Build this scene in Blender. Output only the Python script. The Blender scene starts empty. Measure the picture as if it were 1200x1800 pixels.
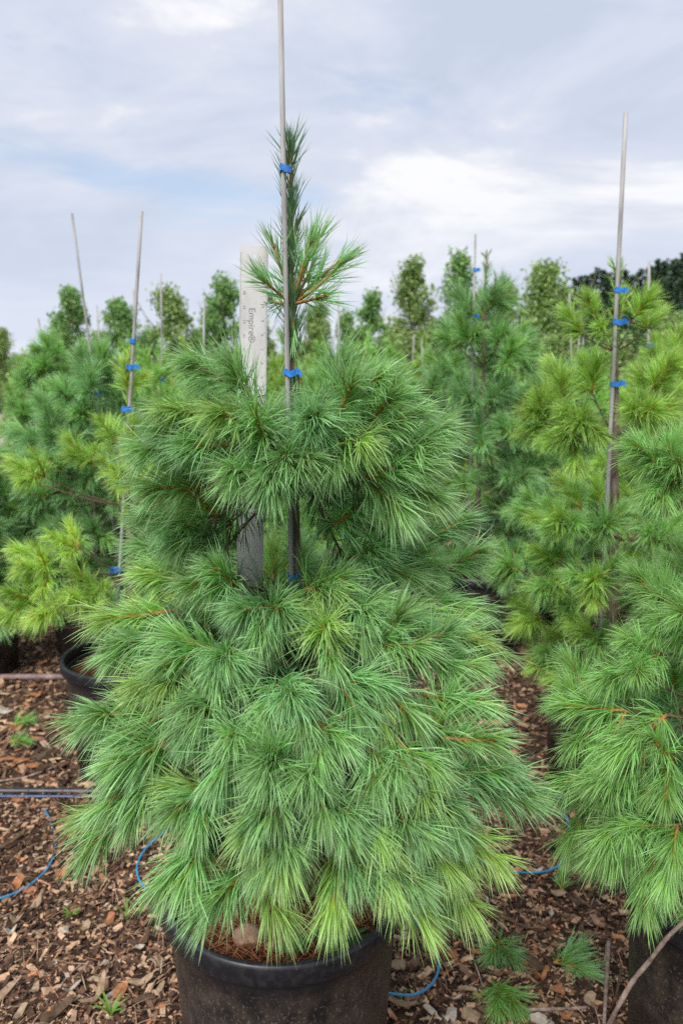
import bpy, math, random
import numpy as np
from mathutils import Vector, Matrix
R = math.radians
scene = bpy.context.scene
COL = scene.collection
# ------------------------------------------------------------------ camera, sky, sun
F = 1360.0            # focal length in photo pixels (1200 x 1800)
PITCH = R(10.4)
CH = 1.5
CP, SP = math.cos(PITCH), math.sin(PITCH)
cam = bpy.data.cameras.new('camera')
co = bpy.data.objects.new('camera', cam); COL.objects.link(co)
co.location = (0, 0, CH); co.rotation_euler = (R(90) - PITCH, 0, 0)
cam.sensor_fit = 'VERTICAL'; cam.sensor_height = 36.0; cam.lens = 36.0 * F / 1800.0
cam.clip_start = 0.05; cam.clip_end = 2000
cam.dof.use_dof = True; cam.dof.focus_distance = 1.25; cam.dof.aperture_fstop = 4.8
scene.camera = co
SUN_EL, SUN_AZ = R(50), R(205)     # azimuth measured clockwise from +Y (north); sun behind the camera, left
w = bpy.data.worlds.new('World'); scene.world = w; w.use_nodes = True
nt = w.node_tree; nt.nodes.clear()
def N(t, tree=None, **kw):
    n = (tree or nt).nodes.new(t)
    for k, v in kw.items(): setattr(n, k, v)
    return n
def LK(a, b, tree=None): (tree or nt).links.new(a, b)
def math_node(op, a=None, b=None, tree=None, c=None):
    n = N('ShaderNodeMath', tree, operation=op)
    for i, v in enumerate((a, b, c)):
        if v is None: continue
        if isinstance(v, (int, float)): n.inputs[i].default_value = v
        else: LK(v, n.inputs[i], tree)
    return n.outputs[0]
def ramp(src, stops, tree=None, interp='LINEAR'):
    n = N('ShaderNodeValToRGB', tree); cr = n.color_ramp; cr.interpolation = interp
    while len(cr.elements) < len(stops): cr.elements.new(0.5)
    for e, (p, c) in zip(cr.elements, stops):
        e.position = p; e.color = (c, c, c, 1) if isinstance(c, (int, float)) else (*c, 1)
    if src is not None: LK(src, n.inputs[0], tree)
    return n.outputs[0]
def mixc(f, a, b, tree=None, blend='MIX'):
    n = N('ShaderNodeMix', tree, data_type='RGBA', blend_type=blend)
    for i, v in ((0, f), (6, a), (7, b)):
        if isinstance(v, (int, float)): n.inputs[i].default_value = v
        elif isinstance(v, tuple): n.inputs[i].default_value = (*v, 1)
        else: LK(v, n.inputs[i], tree)
    return n.outputs[2]
tc = N('ShaderNodeTexCoord'); sep = N('ShaderNodeSeparateXYZ'); LK(tc.outputs['Generated'], sep.inputs[0])
zc = math_node('MAXIMUM', sep.outputs[2], 0.0)
def sky_noise(scale, detail, loc, zs, rough=0.55, dist=0.0):
    mp = N('ShaderNodeMapping'); mp.inputs['Location'].default_value = loc; mp.inputs['Scale'].default_value = (1, 1, zs)
    mp.inputs['Rotation'].default_value = (R(4), R(-7), 0)
    LK(tc.outputs['Generated'], mp.inputs[0])
    n = N('ShaderNodeTexNoise'); n.inputs['Scale'].default_value = scale; n.inputs['Detail'].default_value = detail
    n.inputs['Roughness'].default_value = rough; n.inputs['Distortion'].default_value = dist
    LK(mp.outputs[0], n.inputs['Vector']); return n.outputs['Fac']
SKY_A, SKY_B = (1.7, 7.3, 4.1), (7.1, 7.2, 2.4)
n1 = sky_noise(2.6, 9, SKY_A, 3.0, 0.60, 0.35)
n2 = sky_noise(3.0, 8, SKY_B, 4.5, 0.55, 0.3)
cl = ramp(n1, [(0.36, (0.192, 0.216, 0.262)), (0.46, (0.218, 0.237, 0.281)), (0.53, (0.240, 0.253, 0.288)), (0.63, (0.318, 0.319, 0.328))])
hz = ramp(zc, [(0.0, 0.75), (0.10, 0.35), (0.22, 0.0)])
cl = mixc(hz, cl, (0.243, 0.263, 0.306))
bgc = N('ShaderNodeBackground'); LK(cl, bgc.inputs[0]); bgc.inputs[1].default_value = 1.0
skyt = N('ShaderNodeTexSky', sky_type='NISHITA'); skyt.sun_disc = False
skyt.sun_elevation = SUN_EL; skyt.sun_rotation = SUN_AZ
bgs = N('ShaderNodeBackground'); LK(skyt.outputs[0], bgs.inputs[0]); bgs.inputs[1].default_value = 0.055
gap = math_node('MULTIPLY', ramp(n2, [(0.58, 0.0), (0.70, 0.5)]), ramp(zc, [(0.05, 0.0), (0.14, 1.0)]))
mxs = N('ShaderNodeMixShader'); LK(gap, mxs.inputs[0]); LK(bgc.outputs[0], mxs.inputs[1]); LK(bgs.outputs[0], mxs.inputs[2])
wo = N('ShaderNodeOutputWorld'); LK(mxs.outputs[0], wo.inputs[0])
sl = bpy.data.lights.new('sun', 'SUN'); sl.energy = 1.5; sl.angle = R(36); sl.color = (1.0, 0.97, 0.92)
so = bpy.data.objects.new('sun', sl); COL.objects.link(so)
sd = Vector((math.sin(SUN_AZ) * math.cos(SUN_EL), math.cos(SUN_AZ) * math.cos(SUN_EL), math.sin(SUN_EL)))
so.rotation_euler = sd.to_track_quat('Z', 'Y').to_euler(); so.location = sd * 30
vs = scene.view_settings
scene.display_settings.display_device = 'sRGB'
vs.view_transform = 'Standard'; vs.look = 'None'; vs.exposure = 1.62; vs.gamma = 1.0; vs.use_curve_mapping = False
scene.cycles.use_denoising = False
scene.cycles.max_bounces = 8; scene.cycles.diffuse_bounces = 4; scene.cycles.transmission_bounces = 4

# ------------------------------------------------------------------ geometry of the view (real positions read off the photograph)
def ray(px, py):
    r = (900.0 - py) / F
    return (px - 600.0) / F, CP + r * SP, r * CP - SP
def at(px, py, d):                      # point at distance d (world Y)
    x, f, u = ray(px, py); s = d / f
    return np.array((x * s, d, CH + u * s))
def gr(px, py, z=0.0):                  # point on the ground
    x, f, u = ray(px, py); s = (z - CH) / u
    return np.array((x * s, f * s, z))
def X(px, d, h):
    return (px - 600.0) / F * (d * CP + (CH - h) * SP)
def gh(x, y):                           # ground relief
    return (0.010 * np.sin(1.7 * x + 0.6) * np.cos(1.3 * y) + 0.008 * np.sin(4.1 * x + 2.3 * y) + 0.006 * np.sin(7.3 * y - 3.0 * x + 1.0)
            + 0.004 * np.sin(13 * x + 5 * y) * np.sin(11 * y - 4 * x)) - 0.012

# ------------------------------------------------------------------ helpers
def tag(o, label=None, cat=None, group=None, kind=None):
    if label: o['label'] = label
    if cat: o['category'] = cat
    if group: o['group'] = group
    if kind: o['kind'] = kind
    return o
def empty(name, loc, rz=0.0):
    o = bpy.data.objects.new(name, None); COL.objects.link(o)
    o.location = loc; o.rotation_euler = (0, 0, rz); o.empty_display_size = 0.1
    return o
def link(name, me, parent=None, loc=(0, 0, 0), rot=(0, 0, 0), sc=1.0):
    o = bpy.data.objects.new(name, me); COL.objects.link(o)
    o.parent = parent; o.location = loc; o.rotation_euler = rot; o.scale = (sc, sc, sc)
    return o
def mesh(name, V, quads=None, tris=None, mats=(), smooth=True, attrs=None, polys=None):
    me = bpy.data.meshes.new(name)
    V = np.asarray(V, dtype=np.float32).reshape(-1, 3)
    fl, fs = [], []
    if quads is not None and len(quads): q = np.asarray(quads, dtype=np.int32).reshape(-1, 4); fl.append(q.ravel()); fs.append(np.full(len(q), 4))
    if tris is not None and len(tris): t = np.asarray(tris, dtype=np.int32).reshape(-1, 3); fl.append(t.ravel()); fs.append(np.full(len(t), 3))
    for p in polys or (): fl.append(np.asarray(p, dtype=np.int32)); fs.append(np.array([len(p)]))
    li = np.concatenate(fl).astype(np.int32); sz = np.concatenate(fs).astype(np.int32)
    st = np.concatenate(([0], np.cumsum(sz)[:-1])).astype(np.int32)
    me.vertices.add(len(V)); me.vertices.foreach_set('co', V.ravel())
    me.loops.add(len(li)); me.loops.foreach_set('vertex_index', li)
    me.polygons.add(len(sz)); me.polygons.foreach_set('loop_start', st)
    me.polygons.foreach_set('use_smooth', np.full(len(sz), smooth))
    for k, a in (attrs or {}).items():
        at_ = me.attributes.new(k, 'FLOAT', 'POINT'); at_.data.foreach_set('value', np.asarray(a, dtype=np.float32).ravel())
    me.update(calc_edges=True); me.validate()
    for m in mats: me.materials.append(m)
    return me
def unit(v):
    v = np.asarray(v, dtype=float); return v / (np.linalg.norm(v, axis=-1, keepdims=True) + 1e-9)
class Geo:
    """collects pieces, joins them to one mesh"""
    def __init__(s): s.V = []; s.Q = []; s.T = []; s.n = 0; s.A = {}
    def add(s, V, Q=None, T=None, **attrs):
        V = np.asarray(V, dtype=float).reshape(-1, 3); s.V.append(V)
        if Q is not None and len(Q): s.Q.append(np.asarray(Q).reshape(-1, 4) + s.n)
        if T is not None and len(T): s.T.append(np.asarray(T).reshape(-1, 3) + s.n)
        for k, v in attrs.items(): s.A.setdefault(k, []).append(np.broadcast_to(np.asarray(v, dtype=float), (len(V),)))
        s.n += len(V); return s
    def mesh(s, name, mats, smooth=True):
        return mesh(name, np.concatenate(s.V), np.concatenate(s.Q) if s.Q else None, np.concatenate(s.T) if s.T else None, mats, smooth,
                    {k: np.concatenate(v) for k, v in s.A.items()})
def tube(P, rad, n=6, cap=True):
    P = np.asarray(P, dtype=float); k = len(P); rad = np.broadcast_to(np.asarray(rad, dtype=float), (k,))
    T = unit(np.gradient(P, axis=0))
    ref = np.array((0.13, 0.21, 0.97)) if abs(T[0][2]) < 0.9 else np.array((0.97, 0.21, 0.1))
    U = unit(np.cross(T, ref)); W = np.cross(T, U)
    a = np.arange(n) * 2 * math.pi / n
    V = P[:, None] + rad[:, None, None] * (np.cos(a)[None, :, None] * U[:, None] + np.sin(a)[None, :, None] * W[:, None])
    V = V.reshape(-1, 3); i = np.arange(k - 1)[:, None] * n; j = np.arange(n)[None]
    Q = np.stack([i + j, i + (j + 1) % n, i + n + (j + 1) % n, i + n + j], -1).reshape(-1, 4)
    Tt = []
    if cap:
        V = np.concatenate([V, P[:1], P[-1:]]); c0, c1 = k * n, k * n + 1
        for q in range(n): Tt += [(c0, (q + 1) % n, q), (c1, (k - 1) * n + q, (k - 1) * n + (q + 1) % n)]
    return V, Q, Tt
def tube_mesh(name, P, rad, mats, n=6):
    V, Q, T = tube(P, rad, n); return mesh(name, V, Q, T, mats)
def bez(p0, p1, p2, k=8):
    t = np.linspace(0, 1, k)[:, None]
    return (1 - t) ** 2 * np.asarray(p0) + 2 * t * (1 - t) * np.asarray(p1) + t * t * np.asarray(p2)
def smooth_path(P, k=6):
    """Catmull-Rom through the points"""
    P = np.asarray(P, dtype=float); P = np.concatenate([2 * P[:1] - P[1:2], P, 2 * P[-1:] - P[-2:-1]]); out = []
    for i in range(1, len(P) - 2):
        for t in np.linspace(0, 1, k, endpoint=False):
            a, b, c, d = P[i - 1:i + 3]
            out.append(0.5 * (2 * b + (c - a) * t + (2 * a - 5 * b + 4 * c - d) * t * t + (3 * b - a - 3 * c + d) * t ** 3))
    out.append(P[-2]); return np.array(out)
def lathe(prof, n=64):
    prof = np.asarray(prof, dtype=float); a = np.arange(n) * 2 * math.pi / n
    V = np.stack([prof[:, 0, None] * np.cos(a), prof[:, 0, None] * np.sin(a), np.repeat(prof[:, 1, None], n, 1)], -1).reshape(-1, 3)
    k = len(prof); i = np.arange(k - 1)[:, None] * n; j = np.arange(n)[None]
    Q = np.stack([i + j, i + (j + 1) % n, i + n + (j + 1) % n, i + n + j], -1).reshape(-1, 4)
    return V, Q

# ------------------------------------------------------------------ materials
def material(name):
    m = bpy.data.materials.new(name); m.use_nodes = True; t = m.node_tree; t.nodes.clear()
    out = N('ShaderNodeOutputMaterial', t); return m, t, out
def attr(t, name):
    n = N('ShaderNodeAttribute', t); n.attribute_name = name; return n.outputs['Fac']
def noise(t, scale, detail=4, coord='Object', rough=0.55, sx=(1, 1, 1)):
    c = N('ShaderNodeTexCoord', t); mp = N('ShaderNodeMapping', t); mp.inputs['Scale'].default_value = sx
    LK(c.outputs[coord], mp.inputs[0], t)
    n = N('ShaderNodeTexNoise', t); n.inputs['Scale'].default_value = scale; n.inputs['Detail'].default_value = detail; n.inputs['Roughness'].default_value = rough
    LK(mp.outputs[0], n.inputs['Vector'], t); return n.outputs['Fac']
def principled(t, out, col, rough=0.6, spec=0.4, bump=None, bstr=0.3, bdist=0.01, metal=0.0):
    p = N('ShaderNodeBsdfPrincipled', t)
    if isinstance(col, tuple): p.inputs['Base Color'].default_value = (*col, 1)
    else: LK(col, p.inputs['Base Color'], t)
    if isinstance(rough, (int, float)): p.inputs['Roughness'].default_value = rough
    else: LK(rough, p.inputs['Roughness'], t)
    p.inputs['Specular IOR Level'].default_value = spec; p.inputs['Metallic'].default_value = metal
    if bump is not None:
        b = N('ShaderNodeBump', t); b.inputs['Strength'].default_value = bstr; b.inputs['Distance'].default_value = bdist
        LK(bump, b.inputs['Height'], t); LK(b.outputs[0], p.inputs['Normal'], t)
    if out is not None: LK(p.outputs[0], out.inputs[0], t)
    return p
def needle_mat(name, base, mid, tip, var=0.8, trans=0.36, yellow=(0.42, 0.42, 0.05), ymix=0.0):
    m, t, out = material(name)
    a = attr(t, 'along'); r = attr(t, 'rnd')
    c = ramp(a, [(0.0, base), (0.22, mid), (1.0, tip)], t)
    oi = N('ShaderNodeObjectInfo', t)
    k = math_node('ADD', math_node('MULTIPLY', r, var, t), math_node('MULTIPLY', oi.outputs['Random'], 0.3, t), t)
    k = math_node('ADD', k, 1.0 - (var + 0.3) / 2, t)
    if ymix:
        fr = attr(t, 'fresh'); c = mixc(math_node('MULTIPLY', fr, ymix, t), c, yellow, t)
    c = mixc(ramp(r, [(0.05, 0.8), (0.085, 0.0)], t), c, (0.40, 0.27, 0.09), t)
    hsv = N('ShaderNodeHueSaturation', t); LK(c, hsv.inputs['Color'], t); LK(k, hsv.inputs['Value'], t)
    hv = math_node('ADD', math_node('MULTIPLY', r, 0.03, t), 0.485, t); LK(hv, hsv.inputs['Hue'], t)
    col = hsv.outputs[0]
    p = principled(t, None, col, 0.42, 0.45)
    tr = N('ShaderNodeBsdfTranslucent', t); LK(col, tr.inputs[0], t)
    mx = N('ShaderNodeMixShader', t); mx.inputs[0].default_value = trans
    LK(p.outputs[0], mx.inputs[1], t); LK(tr.outputs[0], mx.inputs[2], t); LK(mx.outputs[0], out.inputs[0], t)
    return m
M = {}
M['needle_main'] = needle_mat('needles_blue_green', (0.52, 0.52, 0.08), (0.22, 0.50, 0.10), (0.42, 0.64, 0.33), ymix=0.45)
M['needle_near'] = needle_mat('needles_green', (0.50, 0.51, 0.07), (0.21, 0.48, 0.085), (0.37, 0.61, 0.24), ymix=0.4)
M['needle_lime'] = needle_mat('needles_yellow_green', (0.60, 0.57, 0.06), (0.32, 0.55, 0.065), (0.42, 0.63, 0.17), ymix=0.45)
M['needle_yellow'] = needle_mat('needles_yellow', (0.72, 0.72, 0.06), (0.47, 0.68, 0.065), (0.52, 0.75, 0.25), ymix=0.25, yellow=(0.66, 0.56, 0.05))
M['needle_blue'] = needle_mat('needles_blue', (0.42, 0.46, 0.09), (0.21, 0.45, 0.12), (0.32, 0.55, 0.26), ymix=0.35)
M['needle_far'] = needle_mat('needles_far', (0.396, 0.515, 0.077), (0.275, 0.549, 0.099), (0.385, 0.638, 0.187), ymix=0.2)
M['needle_fresh'] = needle_mat('needles_fresh', (0.58, 0.55, 0.07), (0.30, 0.54, 0.08), (0.46, 0.65, 0.27), ymix=0.5)
M['needle_deep'] = needle_mat('needles_deep', (0.46, 0.48, 0.08), (0.18, 0.45, 0.11), (0.37, 0.60, 0.32), ymix=0.35)
M['needle_lead'] = needle_mat('needles_leader', (0.34, 0.36, 0.10), (0.125, 0.27, 0.11), (0.20, 0.36, 0.20), ymix=0.2)
M['needle_old_shade'] = needle_mat('needles_old_shaded', (0.18, 0.18, 0.05), (0.07, 0.18, 0.05), (0.10, 0.23, 0.09))  # older needles; colour also darkened to paint in the shade inside crowns
M['needle_dark'] = needle_mat('needles_dark', (0.06, 0.10, 0.03), (0.030, 0.065, 0.026), (0.045, 0.085, 0.04), trans=0.15)
m, t, out = material('shoot_bark'); c = ramp(noise(t, 180, 3), [(0.3, (0.20, 0.10, 0.03)), (0.6, (0.38, 0.21, 0.06)), (0.8, (0.50, 0.33, 0.12))], t); principled(t, out, c, 0.6); M['shoot'] = m
m, t, out = material('branch_bark'); c = ramp(noise(t, 90, 4), [(0.3, (0.05, 0.035, 0.022)), (0.6, (0.14, 0.09, 0.05)), (0.8, (0.22, 0.15, 0.08))], t); principled(t, out, c, 0.75, bump=noise(t, 160), bstr=0.4, bdist=0.002); M['branch'] = m
m, t, out = material('trunk_bark'); c = ramp(noise(t, 60, 5, sx=(1, 1, 0.35)), [(0.3, (0.07, 0.05, 0.036)), (0.55, (0.19, 0.145, 0.105)), (0.8, (0.30, 0.25, 0.20))], t); principled(t, out, c, 0.8, bump=noise(t, 120, 4, sx=(1, 1, 0.3)), bstr=0.6, bdist=0.003); M['trunk'] = m
m, t, out = material('stake_metal'); c = ramp(noise(t, 26, 5, sx=(3, 3, 0.3)), [(0.3, (0.20, 0.19, 0.18)), (0.55, (0.34, 0.33, 0.32)), (0.8, (0.44, 0.43, 0.42))], t); principled(t, out, c, 0.65, 0.35, bump=noise(t, 90, 4), bstr=0.2, bdist=0.001); M['stake'] = m
m, t, out = material('blue_tape'); c = ramp(noise(t, 140, 2), [(0.3, (0.012, 0.12, 0.46)), (0.7, (0.03, 0.23, 0.66))], t); principled(t, out, c, 0.4, 0.5); M['tape'] = m
m, t, out = material('blue_tube'); c = ramp(noise(t, 30, 3), [(0.3, (0.02, 0.17, 0.36)), (0.7, (0.05, 0.27, 0.50))], t); principled(t, out, c, 0.38, 0.5); M['tube'] = m
m, t, out = material('black_pipe'); c = ramp(noise(t, 25, 5), [(0.4, (0.016, 0.017, 0.02)), (0.75, (0.06, 0.055, 0.05))], t); principled(t, out, c, 0.4, 0.5); M['pipe'] = m
m, t, out = material('dark_blue_pipe'); c = ramp(noise(t, 25, 5), [(0.4, (0.012, 0.03, 0.09)), (0.75, (0.04, 0.06, 0.11))], t); principled(t, out, c, 0.35, 0.5); M['pipe_blue'] = m
m, t, out = material('dusty_pipe'); c = ramp(noise(t, 18, 5), [(0.35, (0.16, 0.11, 0.10)), (0.6, (0.30, 0.21, 0.20)), (0.8, (0.36, 0.28, 0.25))], t); principled(t, out, c, 0.6, 0.3); M['pipe_dust'] = m
# pot plastic: dust clings to the wall below the smooth band
m, t, out = material('pot_plastic')
g = N('ShaderNodeTexCoord', t); s = N('ShaderNodeSeparateXYZ', t); LK(g.outputs['Object'], s.inputs[0], t)
zz = math_node('ADD', s.outputs[2], math_node('MULTIPLY', noise(t, 9, 4), 0.05, t), t)
msk = ramp(zz, [(0.375, 1.0), (0.425, 0.0)], t)
sp1 = ramp(noise(t, 170, 3), [(0.56, 0.0), (0.70, 1.0)], t); sp2 = ramp(noise(t, 26, 5), [(0.40, 0.0), (0.72, 0.75)], t)
f = math_node('MULTIPLY', msk, math_node('ADD', math_node('MULTIPLY', sp1, 0.75, t), math_node('MULTIPLY', sp2, 0.6, t), t), t)
f = math_node('MINIMUM', f, 1.0, t)
spk = ramp(noise(t, 320, 3), [(0.66, 0.0), (0.76, 1.0)], t)
c = mixc(f, (0.012, 0.013, 0.016), (0.13, 0.095, 0.068), t); c = mixc(math_node('MULTIPLY', math_node('MULTIPLY', spk, 0.55, t), msk, t), c, (0.30, 0.25, 0.20), t)
rg = ramp(f, [(0.0, 0.36), (1.0, 0.85)], t)
principled(t, out, c, rg, 0.5, bump=noise(t, 300, 3), bstr=0.25, bdist=0.0012); M['pot'] = m
m, t, out = material('rim_plastic'); c = ramp(noise(t, 60, 5), [(0.45, (0.012, 0.013, 0.017)), (0.7, (0.032, 0.032, 0.034)), (0.85, (0.10, 0.09, 0.08))], t); principled(t, out, c, ramp(noise(t, 14, 4), [(0.3, 0.3), (0.7, 0.5)], t), 0.5, bump=noise(t, 200), bstr=0.1, bdist=0.001); M['rim'] = m
m, t, out = material('pot_soil'); c = ramp(noise(t, 70, 6), [(0.3, (0.035, 0.018, 0.010)), (0.55, (0.11, 0.05, 0.026)), (0.8, (0.22, 0.11, 0.06))], t); principled(t, out, c, 0.95, 0.1, bump=noise(t, 80, 6), bstr=1.0, bdist=0.015); M['soil'] = m
def chip_mat(name, stops, rough=0.85):
    m, t, out = material(name); r = attr(t, 'rnd'); c = ramp(r, stops, t, 'LINEAR')
    gn = noise(t, 55, 5, sx=(1, 1, 1)); c = mixc(0.75, c, ramp(gn, [(0.25, 0.35), (0.75, 1.45)], t), t, 'MULTIPLY')
    principled(t, out, c, rough, 0.2, bump=noise(t, 140, 4), bstr=0.5, bdist=0.003); return m
CH_STOPS = [(0.0, (0.021, 0.011, 0.010)), (0.30, (0.062, 0.035, 0.022)), (0.52, (0.138, 0.076, 0.049)), (0.68, (0.295, 0.181, 0.112)), (0.80, (0.589, 0.412, 0.266)), (0.87, (0.347, 0.147, 0.071)), (0.94, (0.538, 0.241, 0.117)), (1.0, (0.433, 0.361, 0.299))]
M['chips'] = chip_mat('wood_chips', CH_STOPS)
M['litter'] = chip_mat('dead_needles', [(0.0, (0.10, 0.03, 0.015)), (0.5, (0.26, 0.09, 0.04)), (1.0, (0.40, 0.20, 0.10))])
m, t, out = material('mulch_ground')
n_a = noise(t, 40, 8, rough=0.7); n_b = noise(t, 2.2, 5)
vor = N('ShaderNodeTexVoronoi', t); vor.inputs['Scale'].default_value = 45; tcg = N('ShaderNodeTexCoord', t); mpg = N('ShaderNodeMapping', t); mpg.inputs['Scale'].default_value = (1, 0.7, 1); LK(tcg.outputs['Object'], mpg.inputs[0], t); LK(mpg.outputs[0], vor.inputs['Vector'], t)
sv = N('ShaderNodeSeparateColor', t); LK(vor.outputs['Color'], sv.inputs[0], t)
c1 = ramp(sv.outputs[0], [(0.0, (0.022, 0.012, 0.009)), (0.45, (0.074, 0.044, 0.030)), (0.75, (0.166, 0.108, 0.070)), (1.0, (0.270, 0.184, 0.123))], t)
c2 = ramp(n_a, [(0.3, (0.022, 0.012, 0.009)), (0.6, (0.083, 0.050, 0.033)), (0.8, (0.166, 0.111, 0.074))], t)
c = mixc(0.5, c1, c2, t); c = mixc(ramp(n_b, [(0.45, 0.0), (0.75, 0.5)], t), c, (0.127, 0.092, 0.066), t)
principled(t, out, c, 0.95, 0.1, bump=n_a, bstr=0.9, bdist=0.02); M['ground'] = m
m, t, out = material('gravel'); c = ramp(noise(t, 30, 7, rough=0.7), [(0.3, (0.22, 0.18, 0.15)), (0.7, (0.44, 0.37, 0.32))], t); principled(t, out, c, 0.95, 0.1, bump=noise(t, 40, 6), bstr=0.6, bdist=0.02); M['gravel'] = m
def leaf_mat(name, stops, trans=0.35, rough=0.45):
    m, t, out = material(name); c = ramp(attr(t, 'rnd'), stops, t)
    p = principled(t, None, c, rough, 0.4); tr = N('ShaderNodeBsdfTranslucent', t); LK(c, tr.inputs[0], t)
    mx = N('ShaderNodeMixShader', t); mx.inputs[0].default_value = trans
    LK(p.outputs[0], mx.inputs[1], t); LK(tr.outputs[0], mx.inputs[2], t); LK(mx.outputs[0], out.inputs[0], t); return m
M['leaf_green'] = leaf_mat('leaves_green', [(0.0, (0.114, 0.244, 0.073)), (0.6, (0.227, 0.423, 0.122)), (1.0, (0.439, 0.634, 0.211))])
M['leaf_pale'] = leaf_mat('leaves_pale', [(0.0, (0.112, 0.213, 0.044)), (0.6, (0.275, 0.425, 0.112)), (1.0, (0.625, 0.725, 0.350))])
M['leaf_olive'] = leaf_mat('leaves_olive', [(0.0, (0.140, 0.237, 0.062)), (0.6, (0.266, 0.393, 0.112)), (1.0, (0.448, 0.560, 0.210))])
M['grass'] = leaf_mat('grass_blades', [(0.0, (0.10, 0.20, 0.03)), (0.7, (0.20, 0.36, 0.06)), (1.0, (0.36, 0.42, 0.10))])
M['weed'] = leaf_mat('weed_leaf', [(0.0, (0.035, 0.10, 0.025)), (1.0, (0.08, 0.19, 0.045))], 0.2, 0.4)
m, t, out = material('ruler_metal'); c = ramp(noise(t, 22, 6, sx=(1, 1, 0.5)), [(0.3, (0.524, 0.498, 0.491)), (0.5, (0.629, 0.612, 0.614)), (0.75, (0.699, 0.690, 0.693))], t)
st = ramp(noise(t, 9, 5, sx=(2, 1, 0.7)), [(0.62, 0.0), (0.78, 0.5)], t); c = mixc(st, c, (0.367, 0.297, 0.211), t)
principled(t, out, c, 0.5, 0.4, metal=0.15, bump=noise(t, 120, 3, sx=(1, 1, 0.2)), bstr=0.1, bdist=0.001); M['ruler'] = m
m, t, out = material('ruler_print'); c = ramp(noise(t, 300, 3), [(0.35, (0.12, 0.12, 0.125)), (0.65, (0.34, 0.33, 0.32))], t); principled(t, out, c, 0.7); M['print'] = m
m, t, out = material('faded_print'); c = ramp(noise(t, 300, 3), [(0.3, (0.16, 0.15, 0.15)), (0.65, (0.48, 0.46, 0.45))], t); principled(t, out, c, 0.7); M['faded'] = m
m, t, out = material('stone'); c = ramp(noise(t, 50, 6), [(0.3, (0.23, 0.14, 0.085)), (0.6, (0.42, 0.29, 0.20)), (0.8, (0.52, 0.40, 0.30))], t); principled(t, out, c, 0.85, 0.2, bump=noise(t, 60, 6), bstr=0.6, bdist=0.004); M['stone'] = m
m, t, out = material('twig_bark'); c = ramp(noise(t, 70, 5), [(0.3, (0.16, 0.11, 0.09)), (0.6, (0.33, 0.25, 0.21)), (0.8, (0.45, 0.37, 0.32))], t); principled(t, out, c, 0.8, 0.2, bump=noise(t, 140, 4), bstr=0.5, bdist=0.002); M['twig'] = m
def flat_mat(name, a, b, rough=0.8):
    m, t, out = material(name); c = ramp(noise(t, 65, 6, sx=(1, 0.4, 1)), [(0.3, a), (0.7, b)], t); principled(t, out, c, rough, 0.2, bump=noise(t, 90, 5, sx=(1, 0.3, 1)), bstr=0.6, bdist=0.003); return m
M['chip_orange'] = flat_mat('orange_bark_chip', (0.207, 0.083, 0.038), (0.414, 0.195, 0.094))
M['chip_tan'] = flat_mat('tan_wood_chip', (0.196, 0.130, 0.080), (0.414, 0.307, 0.206))
M['chip_pale'] = flat_mat('pale_wood_chip', (0.299, 0.248, 0.195), (0.529, 0.472, 0.401))
M['chip_dark'] = flat_mat('dark_wood_chip', (0.052, 0.033, 0.021), (0.127, 0.080, 0.051))

# ------------------------------------------------------------------ setting: ground, path
def axis(lo, hi, step, far_lo, far_hi, k=1.25):
    c = list(np.arange(lo, hi + 1e-6, step)); s = step; v = hi
    while v < far_hi: s *= k; v += s; c.append(v)
    s = step; v = lo
    while v > far_lo: s *= k; v -= s; c.insert(0, v)
    return np.array(c)
gx = axis(-2.4, 2.4, 0.035, -400, 400); gy = axis(0.7, 6.0, 0.035, -60, 900)
GX, GY = np.meshgrid(gx, gy)
fade = np.clip(1 - (np.hypot(GX, GY) - 6) / 6, 0, 1)
rngG = np.random.default_rng(3)
GZ = (gh(GX, GY) + rngG.normal(0, 0.0022, GX.shape)) * fade - 0.012 * (1 - fade)
V = np.stack([GX, GY, GZ], -1).reshape(-1, 3); nx, ny = len(gx), len(gy)
i = np.arange(ny - 1)[:, None] * nx; j = np.arange(nx - 1)[None]
Q = np.stack([i + j, i + j + 1, i + nx + j + 1, i + nx + j], -1).reshape(-1, 4)
tag(link('ground', mesh('ground', V, Q, None, [M['ground']])), kind='structure')
P = []
for k in range(9):
    u = k / 8; c = np.array((-5.6 - 7.5 * u, 11.5 + 22 * u)); n_ = np.array((0.95, 0.32)); wv = 2.3 + 0.25 * math.sin(k * 0.8)
    P += [(c - n_ * wv), (c + n_ * wv)]
P = np.array(P); V = np.column_stack([P, np.full(len(P), 0.006)])
tag(link('path', mesh('path', V, [(2 * k, 2 * k + 1, 2 * k + 3, 2 * k + 2) for k in range(8)], None, [M['gravel']])), kind='structure')

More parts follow.
